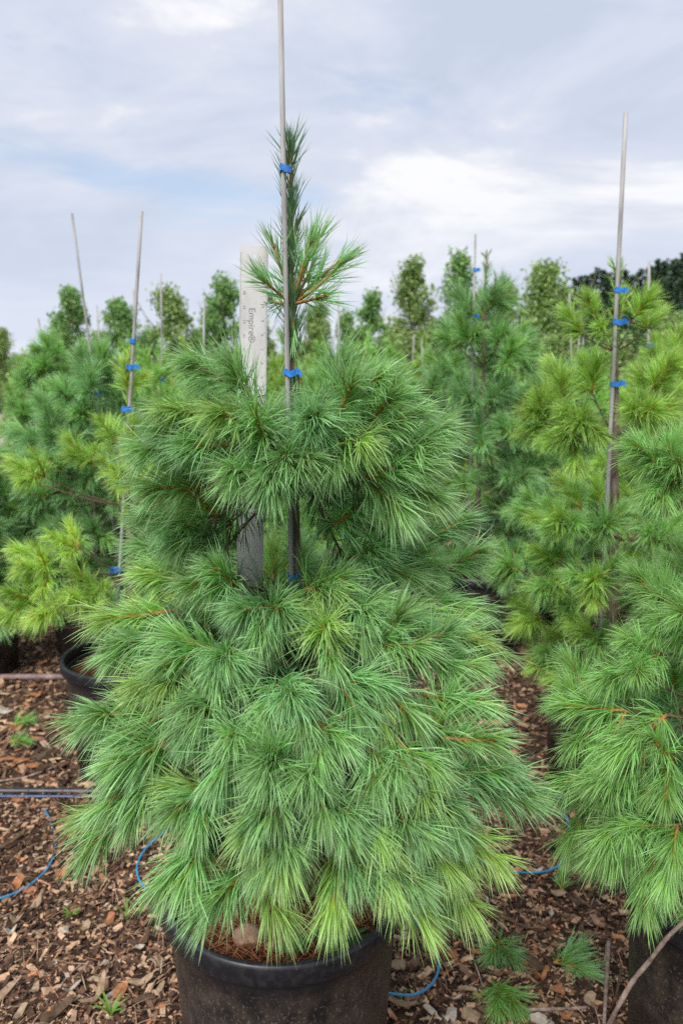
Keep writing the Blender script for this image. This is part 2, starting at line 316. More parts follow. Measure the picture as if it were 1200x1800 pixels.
# ------------------------------------------------------------------ wood chips
def chip_batch(rng, xy, size, rnd, thick=0.28):
    n = len(xy); L = size; Wd = size * rng.uniform(0.18, 0.62, n); T = np.clip(size * rng.uniform(0.06, 0.2, n), 0.0012, 0.006)
    bx = np.array([(-1, -1, -1), (1, -1, -1), (1, 1, -1), (-1, 1, -1), (-1, -1, 1), (1, -1, 1), (1, 1, 1), (-1, 1, 1)], dtype=float) * 0.5
    v = bx[None] * np.stack([L, Wd, T], -1)[:, None]
    jit = rng.uniform(-1, 1, (n, 4, 2)); jit = np.concatenate([jit, jit * 0.8], 1)
    v[:, :, 0] += jit[:, :, 0] * L[:, None] * 0.18; v[:, :, 1] += jit[:, :, 1] * Wd[:, None] * 0.22
    v[:, :, 2] += (v[:, :, 0] ** 2) * rng.uniform(-3, 5, n)[:, None]
    def rot(v, a, ax1, ax2):
        c, s = np.cos(a)[:, None], np.sin(a)[:, None]; o = v.copy()
        o[:, :, ax1] = c * v[:, :, ax1] - s * v[:, :, ax2]; o[:, :, ax2] = s * v[:, :, ax1] + c * v[:, :, ax2]; return o
    v = rot(v, rng.normal(0, 0.30, n), 1, 2); v = rot(v, rng.normal(0, 0.22, n), 0, 2); v = rot(v, rng.uniform(0, 6.283, n), 0, 1)
    z = gh(xy[:, 0], xy[:, 1]) + rng.uniform(0.0, 0.013, n)
    v[:, :, 0] += xy[:, 0, None]; v[:, :, 1] += xy[:, 1, None]; v[:, :, 2] += z[:, None]
    f = np.array([(4, 5, 6, 7), (0, 1, 5, 4), (1, 2, 6, 5), (2, 3, 7, 6), (3, 0, 4, 7)])
    q = (np.arange(n)[:, None, None] * 8 + f[None]).reshape(-1, 4)
    return v.reshape(-1, 3), q, np.repeat(rnd, 8)
rng = np.random.default_rng(11)
g = Geo()
def scatter(n, x0, x1, y0, y1, smin, smax, mean, k=0.52):
    y = rng.uniform(y0, y1, n); hw = k * y + 0.25; x = rng.uniform(-1, 1, n) * hw
    if k > 0.6: ok = np.abs(x) > 0.5 * y + 0.05; x, y = x[ok], y[ok]; n = len(x)
    s = np.clip(np.exp(rng.normal(math.log(mean), 0.5, n)), smin, smax)
    r = np.clip(rng.beta(1.5, 1.6, n), 0, 1)
    r = np.where(rng.uniform(size=n) < 0.07, rng.uniform(0.85, 1, n), np.minimum(r, 0.83))
    v, q, rr = chip_batch(rng, np.stack([x, y], -1), s, r); g.add(v, q, rnd=rr)
scatter(46000, -1, 1, 1.15, 2.6, 0.004, 0.034, 0.0115)
scatter(22000, -1, 1, 2.6, 4.6, 0.008, 0.05, 0.019)
scatter(9000, -1, 1, 4.6, 9.0, 0.02, 0.09, 0.042)
scatter(7000, -1, 1, 9.0, 16.0, 0.04, 0.16, 0.07)
scatter(26000, -1, 1, 0.7, 6.0, 0.012, 0.06, 0.026, 1.25)
scatter(12000, -1, 1, 6.0, 16.0, 0.03, 0.14, 0.06, 1.1)
tag(link('wood_chip_mulch', g.mesh('wood_chip_mulch', [M['chips']], smooth=False)), 'brown wood chip mulch covering the ground between the pots', 'mulch', kind='stuff')

# ------------------------------------------------------------------ pine foliage
DOWN = np.array((0, 0, -1.0))
def needles(rng, stem, n_f, nl, grav=0.5, width=0.0015, fan=5, spread=0.085, th0=52, th1=15, s0=0.03, segs=3, kink=0.20):
    """fascicles along the polyline stem (k,3): strips bent by their weight"""
    k = len(stem); n = n_f * fan
    s = np.sort(rng.beta(1.1, 0.9, n_f)) * (1 - s0) + s0
    s = np.repeat(s, fan); fi = np.repeat(np.arange(n_f), fan)
    u = s * (k - 1); i0 = np.minimum(u.astype(int), k - 2); fr = (u - i0)[:, None]
    base = stem[i0] * (1 - fr) + stem[i0 + 1] * fr
    ax = unit(stem[i0 + 1] - stem[i0])
    ref = np.where(np.abs(ax[:, 2:3]) < 0.9, np.array([[0, 0, 1.0]]), np.array([[1.0, 0, 0]]))
    e1 = unit(np.cross(ax, ref)); e2 = np.cross(ax, e1)
    az = np.repeat(np.arange(n_f) * 2.39996 + rng.normal(0, 0.25, n_f), fan)
    th = np.radians(th0 + (th1 - th0) * s ** 1.3 + np.repeat(rng.normal(0, 11, n_f), fan))
    d0 = np.cos(th)[:, None] * ax + np.sin(th)[:, None] * (np.cos(az)[:, None] * e1 + np.sin(az)[:, None] * e2)
    d0 = unit(d0 + rng.normal(0, spread, (n, 3)))
    L = nl * np.repeat(rng.uniform(0.68, 1.12, n_f), fan) * rng.uniform(0.85, 1.06, n)
    L *= np.where(s > 0.9, 0.85, 1.0)
    gv = grav * rng.uniform(0.2, 1.8, n) * np.repeat(rng.uniform(0.7, 1.3, n_f), fan)
    ts = np.linspace(0, 1, segs + 1); pts = [base + ax * 0.0]; dirs = []
    kk = rng.normal(0, kink, (n, 3))
    for a in range(segs):
        tm = ts[a]; d = unit(d0 + gv[:, None] * (tm + 0.12) * DOWN + kk * tm); dirs.append(d); pts.append(pts[-1] + d * (L / segs)[:, None])
    dirs.append(dirs[-1])
    side = unit(np.cross(dirs[0], rng.normal(0, 1, (n, 3))))
    prof = np.interp(ts, [0, 0.3, 0.75, 1], [0.75, 1.0, 0.85, 0.2])
    rows = []
    for a in range(segs):
        sd_ = unit(side - dirs[a] * np.sum(side * dirs[a], 1, keepdims=True)) * (width * 0.5 * prof[a])
        rows += [pts[a] - sd_, pts[a] + sd_]
    rows.append(pts[segs]); nv = len(rows)
    V = np.stack(rows, 1).reshape(-1, 3); o = np.arange(n)[:, None] * nv
    Q = np.concatenate([o + np.array([[2 * a, 2 * a + 1, 2 * a + 3, 2 * a + 2]]) for a in range(segs - 1)]) if segs > 1 else None
    b = 2 * (segs - 1); T = o + np.array([[b, b + 1, b + 2]])
    al = np.tile(np.concatenate([np.repeat(ts[:-1], 2), [1.0]]), n)
    rn = np.repeat(np.clip(np.repeat(rng.uniform(0, 1, n_f), fan) * 0.6 + rng.uniform(0, 0.4, n), 0, 1), nv)
    fr_ = np.repeat(np.clip((s - 0.55) / 0.45, 0, 1), nv) * np.clip(1 - al * 1.25, 0, 1)
    return V, Q, T, al, rn, fr_
def stem_curve(d, L, rng, lift=0.25, k=6):
    d = unit(d); t = np.linspace(0, 1, k)[:, None]
    up = np.array((0, 0, 1.0)); bend = unit(d + up * lift * rng.uniform(0.2, 1.2) + rng.normal(0, 0.12, 3))
    return t * L * d * (1 - 0.5 * t) + 0.5 * t * t * L * bend
def shoot_geo(rng, d, L, nl, n_f, grav, width=0.0015, lift=0.25, segs=3, fan=5, **kw):
    st = stem_curve(d, L, rng, lift)
    nd = needles(rng, st, n_f, nl, grav, width, fan, segs=segs, **kw)
    return st, nd
def stem_mesh(st, r0=0.0033, r1=0.0024, bud=True, mat='shoot'):
    g = Geo(); V, Q, T = tube(st, np.linspace(r0, r1, len(st)), 5); g.add(V, Q, T)
    if bud:
        ax = unit(st[-1] - st[-2]); e1 = unit(np.cross(ax, (0.3, 0.5, 0.8))); e2 = np.cross(ax, e1)
        for q in range(4):
            a = q * 2.1; dd = unit(ax + (0.0 if q == 0 else 0.6) * (math.cos(a) * e1 + math.sin(a) * e2)); ln = 0.012 if q == 0 else 0.008
            V, Q, T = tube([st[-1] - dd * 0.001, st[-1] + dd * ln * 0.45, st[-1] + dd * ln], [0.0016, 0.0024, 0.0004], 5); g.add(V, Q, T)
    return g.mesh('shoot', [M[mat]])
def needle_mesh(nd, mat):
    V, Q, T, al, rn, fr = nd
    return mesh('needles', V, Q, T, [M[mat]], True, {'along': al, 'rnd': rn, 'fresh': fr})
ELS = [-50, -25, 0, 25, 50, 80]
BANK = {}
def bank(mat, nl, n_f, width, segs=3, nvar=4, L=0.085, seed=5, grav=None):
    key = (mat, nl, n_f, width)
    if key in BANK: return BANK[key]
    rg = np.random.default_rng(seed); out = []
    for e in ELS:
        row = []
        for v in range(nvar):
            d = np.array((math.cos(R(e)), 0, math.sin(R(e))))
            gv = (0.58 if e < 40 else 0.40 if e < 70 else 0.2) if grav is None else grav
            st, nd = shoot_geo(rg, d, L * rg.uniform(0.8, 1.3), nl, n_f, gv, width, 0.2 if e > -30 else 0.05, segs)
            row.append((stem_mesh(st, mat='shoot'), needle_mesh(nd, mat)))
        out.append(row)
    BANK[key] = out; return out
class Pine:
    """a potted pine: Empty > trunk, branch, shoot (> needles)"""
    def __init__(s, base, label, group, seed, mat, nl=0.095, n_f=60, width=0.0015, unique=False, lean=(0, 0), th=1.7, r0=0.013, nvar=4, name='pine_tree', old=0, mix=None):
        s.old = old; s.mix = mix
        s.rng = np.random.default_rng(seed); s.base = np.asarray(base, dtype=float); s.mat = mat; s.nl = nl; s.n_f = n_f; s.width = width; s.unique = unique
        s.lean = np.asarray(lean, dtype=float); s.th = th; s.r0 = r0; s.n = 0
        s.root = tag(empty(name, tuple(s.base)), label, 'tree', group)
        s.bk = None if unique else bank(mat, nl, n_f, width, nvar=nvar)
        z = np.linspace(0, th, 14); P = np.array([s.axis(v) for v in z]) - s.base
        P[1:-1, :2] += s.rng.normal(0, 0.003, (12, 2))
        link('trunk', tube_mesh('trunk', P, np.interp(z, [0, th * 0.55, th], [r0, r0 * 0.72, 0.003]), [M['trunk']], 8), s.root)
    def axis(s, z):      # point of the trunk at height z above the base
        return s.base + np.array((s.lean[0] * z, s.lean[1] * z, z))
    def branch(s, P, r0=0.006, r1=0.003):
        q = np.asarray(P) - s.base; o = link('branch', tube_mesh('branch', q, np.linspace(r0, r1, len(P)) * 0.72, [M['branch']], 6), s.root)
        if s.old:
            ln = float(np.linalg.norm(q[-1] - q[0])); n = int(s.old * ln)
            if n > 3:
                nd = needles(s.rng, q[int(len(q) * 0.3):], n, s.nl * 0.95, 0.9, s.width, th0=70, th1=50, s0=0.0); link('needles', needle_mesh(nd, 'needle_old_shade'), o)['kind'] = 'stuff'  # old needles along the branch, their dark colour standing in for inner shade
    def shoot(s, p, d, L=0.085, nl=None, n_f=None, grav=None, lift=0.2, mat=None, **kw):
        if s.n >= 298: return
        s.n += 1; rg = s.rng; d = unit(d); p = np.asarray(p) - s.base
        if mat is None and s.mix: mat = s.mix[rg.integers(len(s.mix))]
        if s.unique:
            e = math.degrees(math.asin(max(-1, min(1, d[2])))); gv = grav if grav is not None else (0.55 if e < 40 else 0.38 if e < 70 else 0.2)
            st, nd = shoot_geo(rg, d, L, nl or s.nl, n_f or s.n_f, gv, s.width, lift, **kw)
            o = link('shoot', stem_mesh(st), s.root, tuple(p)); q = link('needles', needle_mesh(nd, mat or s.mat), o)
        else:
            bk = s.bk if mat is None else bank(mat, s.nl, s.n_f, s.width)
            e = math.degrees(math.asin(max(-1, min(1, d[2])))) + rg.uniform(-8, 8); i = int(np.argmin([abs(e - v) for v in ELS])); row = bk[i]
            a, b = row[rg.integers(len(row))]
            o = link('shoot', a, s.root, tuple(p), (0, 0, math.atan2(d[1], d[0])), (L / 0.085) ** 0.5 * rg.uniform(0.92, 1.08)); q = link('needles', b, o)
        q['kind'] = 'stuff'
    def cluster(s, p, d, n=4, L=0.08, ang=48, **kw):
        """a terminal shoot and its ring of side shoots"""
        rg = s.rng; d = unit(d); s.shoot(p, d, L * rg.uniform(0.9, 1.2), **kw)
        e1 = unit(np.cross(d, (0.1, 0.2, 0.97) if abs(d[2]) < 0.9 else (1, 0, 0))); e2 = np.cross(d, e1); a0 = rg.uniform(0, 6.28)
        for q in range(n):
            a = a0 + q * 6.283 / max(n, 1) + rg.normal(0, 0.2); th = R(ang + rg.normal(0, 8))
            dd = math.cos(th) * d + math.sin(th) * (math.cos(a) * e1 + math.sin(a) * e2); dd[2] += 0.12
            s.shoot(p, dd, L * rg.uniform(0.65, 0.95), **kw)
    def limb(s, z, az, Rr, rise, side=True, nside=2, nend=3, L=0.08, **kw):
        """a branch leaving the trunk at height z"""
        rg = s.rng; p0 = s.axis(z); h = np.array((math.cos(az), math.sin(az), 0.0)); p2 = p0 + h * Rr + np.array((0, 0, rise))
        p1 = p0 + h * Rr * 0.55 + np.array((0, 0, rise * 0.25 + rg.uniform(-0.02, 0.02)))
        P = bez(p0, p1, p2); s.branch(P)
        s.cluster(p2, P[-1] - P[-2], nend, L, **kw)
        if side:
            for f, sg in ((0.5, 1), (0.58, -1), (0.78, 1), (0.74, -1))[:nside]:
                q0 = P[int(f * 7)]; a2 = az + sg * R(rg.uniform(38, 62)); ln = Rr * rg.uniform(0.28, 0.42)
                h2 = np.array((math.cos(a2), math.sin(a2), 0.0)); q2 = q0 + h2 * ln + np.array((0, 0, rise * 0.35 + rg.uniform(-0.02, 0.04)))
                Q_ = bez(q0, (q0 + q2) / 2 + np.array((0, 0, -0.01)), q2, 5); s.branch(Q_, 0.004, 0.0028)
                s.cluster(q2, Q_[-1] - Q_[-2], 2, L, **kw)
    def whorl(s, z, nb, Rr, rise, az0=None, skip=None, **kw):
        rg = s.rng; a0 = rg.uniform(0, 6.28) if az0 is None else az0
        for q in range(nb):
            az = a0 + q * 6.283 / nb + rg.normal(0, 0.15); f = rg.uniform(0.85, 1.12)
            if skip: f *= skip(az)
            if f > 0.2: s.limb(z + rg.uniform(-0.025, 0.025), az, Rr * f, rise * rg.uniform(0.7, 1.3), **kw)
    def leader(s, z0, z1, n_f=60, nl=None, th0=24, th1=14, mat=None):
        """needles close along the upright top of the trunk: part of the tree in pieces of stem"""
        rg = s.rng; nl = nl or s.nl
        P = np.array([s.axis(z) for z in np.linspace(z0, z1, 9)]) - s.base
        nd = needles(rg, P, n_f, nl, 0.10, s.width, th0=th0, th1=th1, s0=0.0, spread=0.07)
        q = link('shoot', tube_mesh('shoot', P, np.linspace(0.0045, 0.0028, 9), [M['shoot']], 6), s.root)
        link('needles', needle_mesh(nd, mat or s.mat), q)['kind'] = 'stuff'

# ------------------------------------------------------------------ pots
PR, PH = 0.25, 0.45
def pot_meshes():
    body = [(0.0, 0.0), (0.195, 0.0), (0.203, 0.006), (0.2245, 0.30), (0.2285, 0.372), (0.2300, 0.376), (0.2335, 0.405), (0.2315, 0.408), (0.2275, 0.40), (0.222, 0.30), (0.21, 0.05), (0.0, 0.04)]
    V, Q = lathe(body, 72); b = mesh('pot', V, Q, None, [M['pot']])
    rim = [(0.2340, 0.4085), (0.2345, 0.4065), (0.2440, 0.4075), (0.2485, 0.4105), (0.2500, 0.415), (0.2495, 0.430), (0.2490, 0.442), (0.2465, 0.4485), (0.2420, 0.4505), (0.2360, 0.4490), (0.2325, 0.444), (0.2312, 0.436), (0.2300, 0.409), (0.2340, 0.4085)]
    V, Q = lathe(rim, 96); r = mesh('rim', V, Q, None, [M['rim']])
    n = 24; rs = [0.0, 0.05, 0.1, 0.15, 0.19, 0.2255]; rg = np.random.default_rng(4); V, Q = lathe([(x, 0.402 - 0.012 * (x / 0.2255) ** 2) for x in rs], 48)
    V = np.array(V); m_ = np.hypot(V[:, 0], V[:, 1]) < 0.22; V[m_, 2] += rg.normal(0, 0.004, m_.sum()); so_ = mesh('potting_soil', V, Q, None, [M['soil']])
    return b, r, so_
POT = pot_meshes()
def pot(x, y, label, rz=0.0, group='black nursery pots holding the pines'):
    o = tag(empty('nursery_pot', (x, y, 0.0), rz), label, 'pot', group)
    link('pot_wall', POT[0], o); link('rim', POT[1], o); link('soil', POT[2], o); return o
def stake(p0, p1, label, ties=(), r=0.0045, trunk_at=None, group='grey stakes tied to the pines'):
    """a straight stake from p0 (ground) to p1 (top); each tie is (height, reach, toward) of a blue band"""
    p0 = np.asarray(p0, dtype=float); p1 = np.asarray(p1, dtype=float)
    o = tag(link('plant_stake', tube_mesh('plant_stake', np.linspace(0, 1, 6)[:, None] * (p1 - p0), r, [M['stake']], 8), None, tuple(p0)), label, 'stake', group)
    for q, (hz_, dx, hh, tail) in enumerate(ties):
        u = (hz_ - p0[2]) / (p1[2] - p0[2]); c = (p1 - p0) * u
        ks = 20; a = np.linspace(0, 2 * math.pi, ks, endpoint=False)
        rx = r + 0.0015 + abs(dx) / 2; ry = r + 0.003
        ring = np.stack([c[0] + dx / 2 + rx * np.cos(a), c[1] + ry * np.sin(a) - 0.001, np.full(ks, c[2]) + 0.002 * np.sin(a * 2 + q)], -1)
        V = []; 
        for off, dz in ((0, -hh), (0, hh), (0.0011, hh), (0.0011, -hh)):
            e = ring.copy(); nrm = np.stack([np.cos(a), np.sin(a), 0 * a], -1); e += nrm * off; e[:, 2] += dz + 0.0012 * np.sin(5 * a); V.append(e)
        V = np.concatenate(V); Q = []
        for b in range(4):
            for k in range(ks): Q.append((b * ks + k, b * ks + (k + 1) % ks, ((b + 1) % 4) * ks + (k + 1) % ks, ((b + 1) % 4) * ks + k))
        gq = Geo(); gq.add(V, Q)
        if tail:   # loose end of the tape
            s = np.linspace(0, 1, 5); base = c + np.array((dx / 2 + math.copysign(rx, tail) * 0.8, -ry * 0.7, 0))
            up = np.array((0, 0, 1.0)); pts = base + np.stack([tail * s, -0.004 * s, 0.004 * np.sin(3 * s) - 0.006 * s * s], -1)
            Vt = np.concatenate([pts + up * hh * 0.9, pts - up * hh * 0.9, pts + up * hh * 0.9 + (0, 0.001, 0), pts - up * hh * 0.9 + (0, 0.001, 0)])
            Qt = []
            for k in range(4): Qt += [(k, k + 1, 6 + k, 5 + k), (11 + k, 10 + k, 15 + k, 16 + k), (10 + k, 11 + k, k + 1, k), (5 + k, 6 + k, 16 + k, 15 + k)]
            Qt.append((4, 14, 19, 9)); gq.add(Vt, Qt)
        link('tie', gq.mesh('tie', [M['tape']], False), o)
    return o
# ------------------------------------------------------------------ the big pine in front
TD = 1.42; TX = X(523, TD, 1.17)
PX = X(499, TD, 0.44)
pot(PX, TD + 0.01, 'large black pot in front under the big pine, its dusty wall cut by the frame', 0.3).scale = (1.0, 1.0, 1.06)
main = Pine((TX, TD, 0.39), 'big bushy blue-green pine in the centre foreground, in the large black pot', 'potted white pines', 7, 'needle_main', mix=('needle_main', 'needle_main', 'needle_main', 'needle_fresh', 'needle_deep'), old=90, nl=0.082, n_f=58, width=0.0015, unique=True, lean=(-0.004, 0.004), th=1.36, r0=0.0125)
RP = [(0.0, 0.24), (0.42, 0.30), (0.55, 0.36), (0.7, 0.40), (0.85, 0.41), (0.95, 0.385), (1.06, 0.30), (1.13, 0.18), (1.19, 0.12), (1.25, 0.17), (1.32, 0.24), (1.42, 0.25), (1.50, 0.17), (1.58, 0.06), (2.0, 0.03)]
RH, RR = [a for a, b in RP], [b for a, b in RP]
def on_crown(px, py):
    """where the sight line of a photo pixel meets the crown of the big pine"""
    ax_ = TX; best = None
    for d in np.arange(0.85, TD + 0.25, 0.004):
        p = at(px, py, d); rr = math.hypot(p[0] - ax_, d - TD); k = rr - np.interp(p[2], RH, RR)
        if k <= 0: return p
        if best is None or k < best[0]: best = (k, p)
    return best[1]
def tuft(tree, b, e, oc, extra=0, out=0.055, L=None, hub=None, toward=0.03, **kw):
    """a shoot seen in the photo: foot at pixel b, tip at pixel e; it leans out of the crown by `toward`"""
    p = oc(*b); q = oc(*e)
    ax_ = tree.axis(max(p[2] - tree.base[2], 0)); rad = np.array((p[0] - ax_[0], p[1] - ax_[1], 0)); rd = np.linalg.norm(rad); rad = rad / (rd + 1e-6)
    d = q - p; d[1] = 0; d = d + rad * toward + np.array((0, -toward * 0.5, 0))
    Ls = L or max(0.05, min(0.13, np.linalg.norm(d)))
    hz0 = p[2] - 0.10 - rd * 0.15
    wh = [h_ for h_ in (0.50, 0.62, 0.76, 0.90, 1.04, 1.29) if h_ < p[2] + 0.05] or [0.46]
    z0 = min(wh, key=lambda h_: abs(h_ - hz0)) - tree.base[2] + tree.rng.uniform(-0.015, 0.02)
    if p[2] > 1.16: z0 = 1.30 - tree.base[2] + tree.rng.uniform(-0.02, 0.03)
    p0 = tree.axis(z0)
    P = bez(p0, (p0 + p) / 2 + np.array((0, 0, 0.02)), p, 9); tree.branch(P, 0.005, 0.0028)
    tree.shoot(p, d, Ls, lift=0.06, **kw)
    for k in range(extra):
        a = tree.rng.uniform(-1, 1, 3) * 0.7; dd = unit(unit(d) + a + (0, 0, 0.1)); tree.shoot(p, dd, Ls * 0.8, **kw)
Z = lambda h: h - 0.39
# top whorl and leader
zt = Z(1.615)
for px, py, dy, L in ((483, 432, 0.0, 0.075), (543, 428, -0.02, 0.075), (590, 448, 0.02, 0.10), (606, 480, -0.05, 0.095), (474, 505, -0.04, 0.06), (470, 530, 0.05, 0.05), (575, 525, -0.06, 0.06), (556, 450, 0.06, 0.08), (552, 410, 0.02, 0.06)):
    p0 = main.axis(zt); q = at(px, py, TD); d = q - p0; d[1] = dy
    P = bez(p0, p0 + d * 0.25, p0 + d * 0.3, 4); main.branch(P, 0.003, 0.0026)
    main.shoot(p0 + d * 0.12, d, max(L, np.linalg.norm(d) * 0.85), nl=0.080, n_f=18, grav=0.05, lift=0.1, th0=44, th1=13, spread=0.09, mat='needle_deep')
main.leader(zt + 0.0, zt + 0.12, 60, 0.075, 15, 9, 'needle_lead'); main.leader(zt + 0.10, Z(1.86), 46, 0.078, 12, 20, 'needle_lead'); main.leader(Z(1.835), Z(1.87), 14, 0.075, 16, 28, 'needle_lead')
main.leader(Z(1.49), zt, 76, 0.085, 17, 12, 'needle_lead')
P = [main.axis(v) for v in np.linspace(Z(1.50), Z(1.62), 5)]
for k in range(2):
    main.shoot(P[3], (0.05 - 0.1 * k, -0.06, -1), 0.11, nl=0.06, n_f=26, grav=0.2, lift=0.0, th0=22, th1=12)

MAIN = [  # foot px, tip px, extra side shoots
 # middle tier
 ((452, 712), (425, 660), 0), ((357, 735), (325, 712), 0), ((347, 770), (308, 755), 0), ((440, 742), (400, 722), 0), ((462, 825), (415, 822), 0),
 ((372, 912), (312, 836), 1), ((364, 940), (320, 913), 0), ((378, 935), (333, 950), 0), ((392, 960), (385, 990), 2), ((588, 756), (610, 672), 0),
 ((645, 757), (694, 690), 0), ((600, 778), (630, 772), 1), ((643, 762), (712, 736), 0), ((640, 842), (752, 788), 1), ((570, 773), (548, 740), 0),
 ((505, 815), (548, 805), 1), ((660, 850), (690, 872), 0), ((610, 985), (640, 950), 0), ((560, 1030), (590, 1000), 0),
 ((490, 815), (486, 838), 1), ((690, 800), (742, 775), 0), ((700, 850), (745, 855), 1), ((400, 780), (360, 790), 0),
 ((300, 790), (268, 785), 0), ((468, 775), (452, 728), 0), ((535, 762), (545, 715), 0), ((480, 1205), (470, 1240), 1), ((525, 1215), (535, 1255), 1), ((345, 1475), (308, 1500), 1), ((560, 1350), (565, 1385), 1), ((700, 950), (762, 915), 1), ((760, 965), (835, 930), 1), ((650, 930), (694, 893), 1), ((590, 925), (612, 893), 0), ((330, 860), (283, 850), 1), ((315, 930), (265, 918), 1), ((300, 985), (252, 962), 1), ((820, 1010), (872, 985), 0), ((625, 710), (650, 665), 0), ((575, 700), (590, 650), 0), ((400, 680), (380, 640), 0), ((720, 780), (765, 755), 0),
 # lower tier
 ((535, 1035), (592, 1017), 1), ((720, 1010), (742, 985), 1), ((468, 1067), (502, 1050), 1), ((468, 1067), (456, 1108), 2), ((543, 1032), (580, 1018), 1),
 ((624, 1080), (622, 1105), 3), ((568, 1115), (576, 1142), 1), ((595, 1195), (630, 1238), 1), ((660, 1190), (737, 1240), 1), ((677, 1132), (727, 1116), 1),
 ((497, 1345), (476, 1300), 3), ((497, 1378), (466, 1402), 1), ((660, 1315), (692, 1332), 1), ((370, 1235), (352, 1262), 3), ((318, 1233), (232, 1240), 1),
 ((205, 1248), (155, 1222), 1), ((267, 1305), (214, 1293), 2), ((358, 1386), (316, 1380), 2), ((195, 1410), (145, 1425), 1), ((267, 1073), (232, 1028), 1),
 ((367, 1140), (305, 1130), 1), ((250, 1122), (203, 1132), 1), ((385, 1150), (392, 1175), 3), ((500, 1378), (445, 1422), 1), ((498, 1450), (506, 1470), 3),
 ((570, 1410), (606, 1425), 1), ((594, 1500), (587, 1545), 1), ((430, 1528), (372, 1540), 1), ((448, 1525), (492, 1560), 0), ((675, 1506), (722, 1500), 2),
 ((690, 1515), (742, 1560), 0), ((710, 1420), (738, 1426), 1), ((820, 1365), (935, 1318), 1), ((772, 1386), (808, 1402), 2),
 ((757, 1440), (790, 1470), 1), ((800, 1112), (868, 1097), 1), ((800, 1295), (878, 1246), 1), ((860, 1360), (925, 1325), 0),
 ((700, 1060), (770, 1010), 1), ((760, 1160), (830, 1130), 1), ((780, 1220), (850, 1200), 1), ((640, 1000), (690, 965), 1), ((760, 1045), (830, 1020), 1),
 ((410, 1030), (370, 1005), 1), ((330, 1020), (290, 990), 1), ((300, 1180), (255, 1170), 1), ((420, 1300), (390, 1330), 1), ((560, 1270), (555, 1300), 1),
 ((720, 1300), (765, 1320), 1), ((640, 1400), (660, 1440), 1), ((240, 1350), (190, 1355), 1),
 ((650, 1470), (680, 1500), 0), ((840, 1440), (880, 1450), 1), ((800, 1500), (830, 1540), 1),
]
def narrow(q):
    dx = q[0] - 515; return (515 + dx * (1 - 0.16 * min(1.0, abs(dx) / 280)), q[1])
for b, e, x in MAIN:
    low = e[1] > b[1] + 12; b, e = narrow(b), narrow(e)
    tuft(main, b, e, on_crown, x, grav=0.75 if low else None, toward=0.035)
# rest of the crown: whorls round the trunk, shorter on the side that is filled above
front = lambda az: 0.45 if math.cos(az + math.pi / 2) > 0.55 else 1.0
main.whorl(Z(1.28), 5, 0.11, 0.03, 0.3, front, L=0.065, nside=1, nend=2)
main.whorl(Z(0.97), 5, 0.19, 0.06, 0.0, front, L=0.075, nside=1, nend=2)
main.whorl(Z(0.76), 6, 0.24, 0.03, 0.5, front, L=0.075, nside=1, nend=2)
main.whorl(Z(0.57), 5, 0.20, 0.0, 0.2, front, L=0.075, nside=1, nend=2)

# stake and its ties, ruler
def pxh(px, py, d): return at(px, py, d)
s_top = at(492, -40, TD - 0.014); s_mid = at(508, 800, TD - 0.014)
s_bot = s_top + (s_mid - s_top) * ((0.36 - s_top[2]) / (s_mid[2] - s_top[2]))
stake(s_bot, s_top, 'tall grey stake of the big foreground pine, running out of the top of the frame',
      [(at(0, 301, TD)[2], 0.006, 0.0055, 0.0), (at(0, 655, TD)[2], 0.010, 0.0055, 0.012), (1.12, 0.010, 0.005, 0.0)], 0.0046)
RD = 1.455
rt, rb = at(447, 432, RD), at(440, 950, RD)
axd = unit(rt - rb); rl = 1.2192; foot = rt - axd * rl
ro = tag(empty('ruler', tuple(foot)), 'weathered aluminium ruler standing upright in the big pine, hole near its top', 'ruler')
xa = unit(np.array((1.0, 0.10, 0)) - axd * np.dot(axd, (1.0, 0.10, 0))); ya = np.cross(axd, xa)
ro.rotation_euler = Matrix((xa, ya, axd)).transposed().to_euler()
# blade with a round hole: outline and hole bridged by quads
HW, TH, hr, hz_ = 0.0254, 0.0008, 0.0043, rl - 0.018
ks = 32; a = np.linspace(0, 2 * math.pi, ks, endpoint=False)
hole = np.stack([hr * np.cos(a), hz_ + hr * np.sin(a)], -1)
lo_z = hz_ - 0.02; sq = []
for q in a:
    c, s = math.cos(q), math.sin(q); k = min(HW / abs(c) if abs(c) > 1e-6 else 9, (rl - hz_) / s if s > 1e-6 else 9, (hz_ - lo_z) / -s if s < -1e-6 else 9); sq.append((k * c, hz_ + k * s))
cor = [(HW, rl), (-HW, rl), (-HW, lo_z), (HW, lo_z)]
sq = np.array(sq)
for c in cor:
    sq[np.argmin(np.hypot(sq[:, 0] - c[0], sq[:, 1] - c[1]))] = c
V = []; 
for yv in (-TH, TH):
    V += [(x, yv, z) for x, z in hole] + [(x, yv, z) for x, z in sq] + [(-HW, yv, 0), (HW, yv, 0)]
nb = 2 * ks + 2; Q = []
for k in range(ks):
    k2 = (k + 1) % ks
    Q += [(k, ks + k, ks + k2, k2), (nb + k, nb + k2, nb + ks + k2, nb + ks + k), (k, k2, nb + k2, nb + k), (ks + k, nb + ks + k, nb + ks + k2, ks + k2)]
ic = [ks + int(np.argmin(np.hypot(sq[:, 0] - c[0], sq[:, 1] - c[1]))) for c in cor]
low = [ks + k for k in range(ks) if abs(sq[k][1] - lo_z) < 1e-6]; low = sorted(low, key=lambda k: sq[k - ks][0])
polys = [[2 * ks, 2 * ks + 1] + low[::-1], [nb + v for v in ([2 * ks + 1, 2 * ks] + low)],
         [2 * ks, low[0], nb + low[0], nb + 2 * ks], [2 * ks + 1, nb + 2 * ks + 1, nb + low[-1], low[-1]], [2 * ks, nb + 2 * ks, nb + 2 * ks + 1, 2 * ks + 1]]
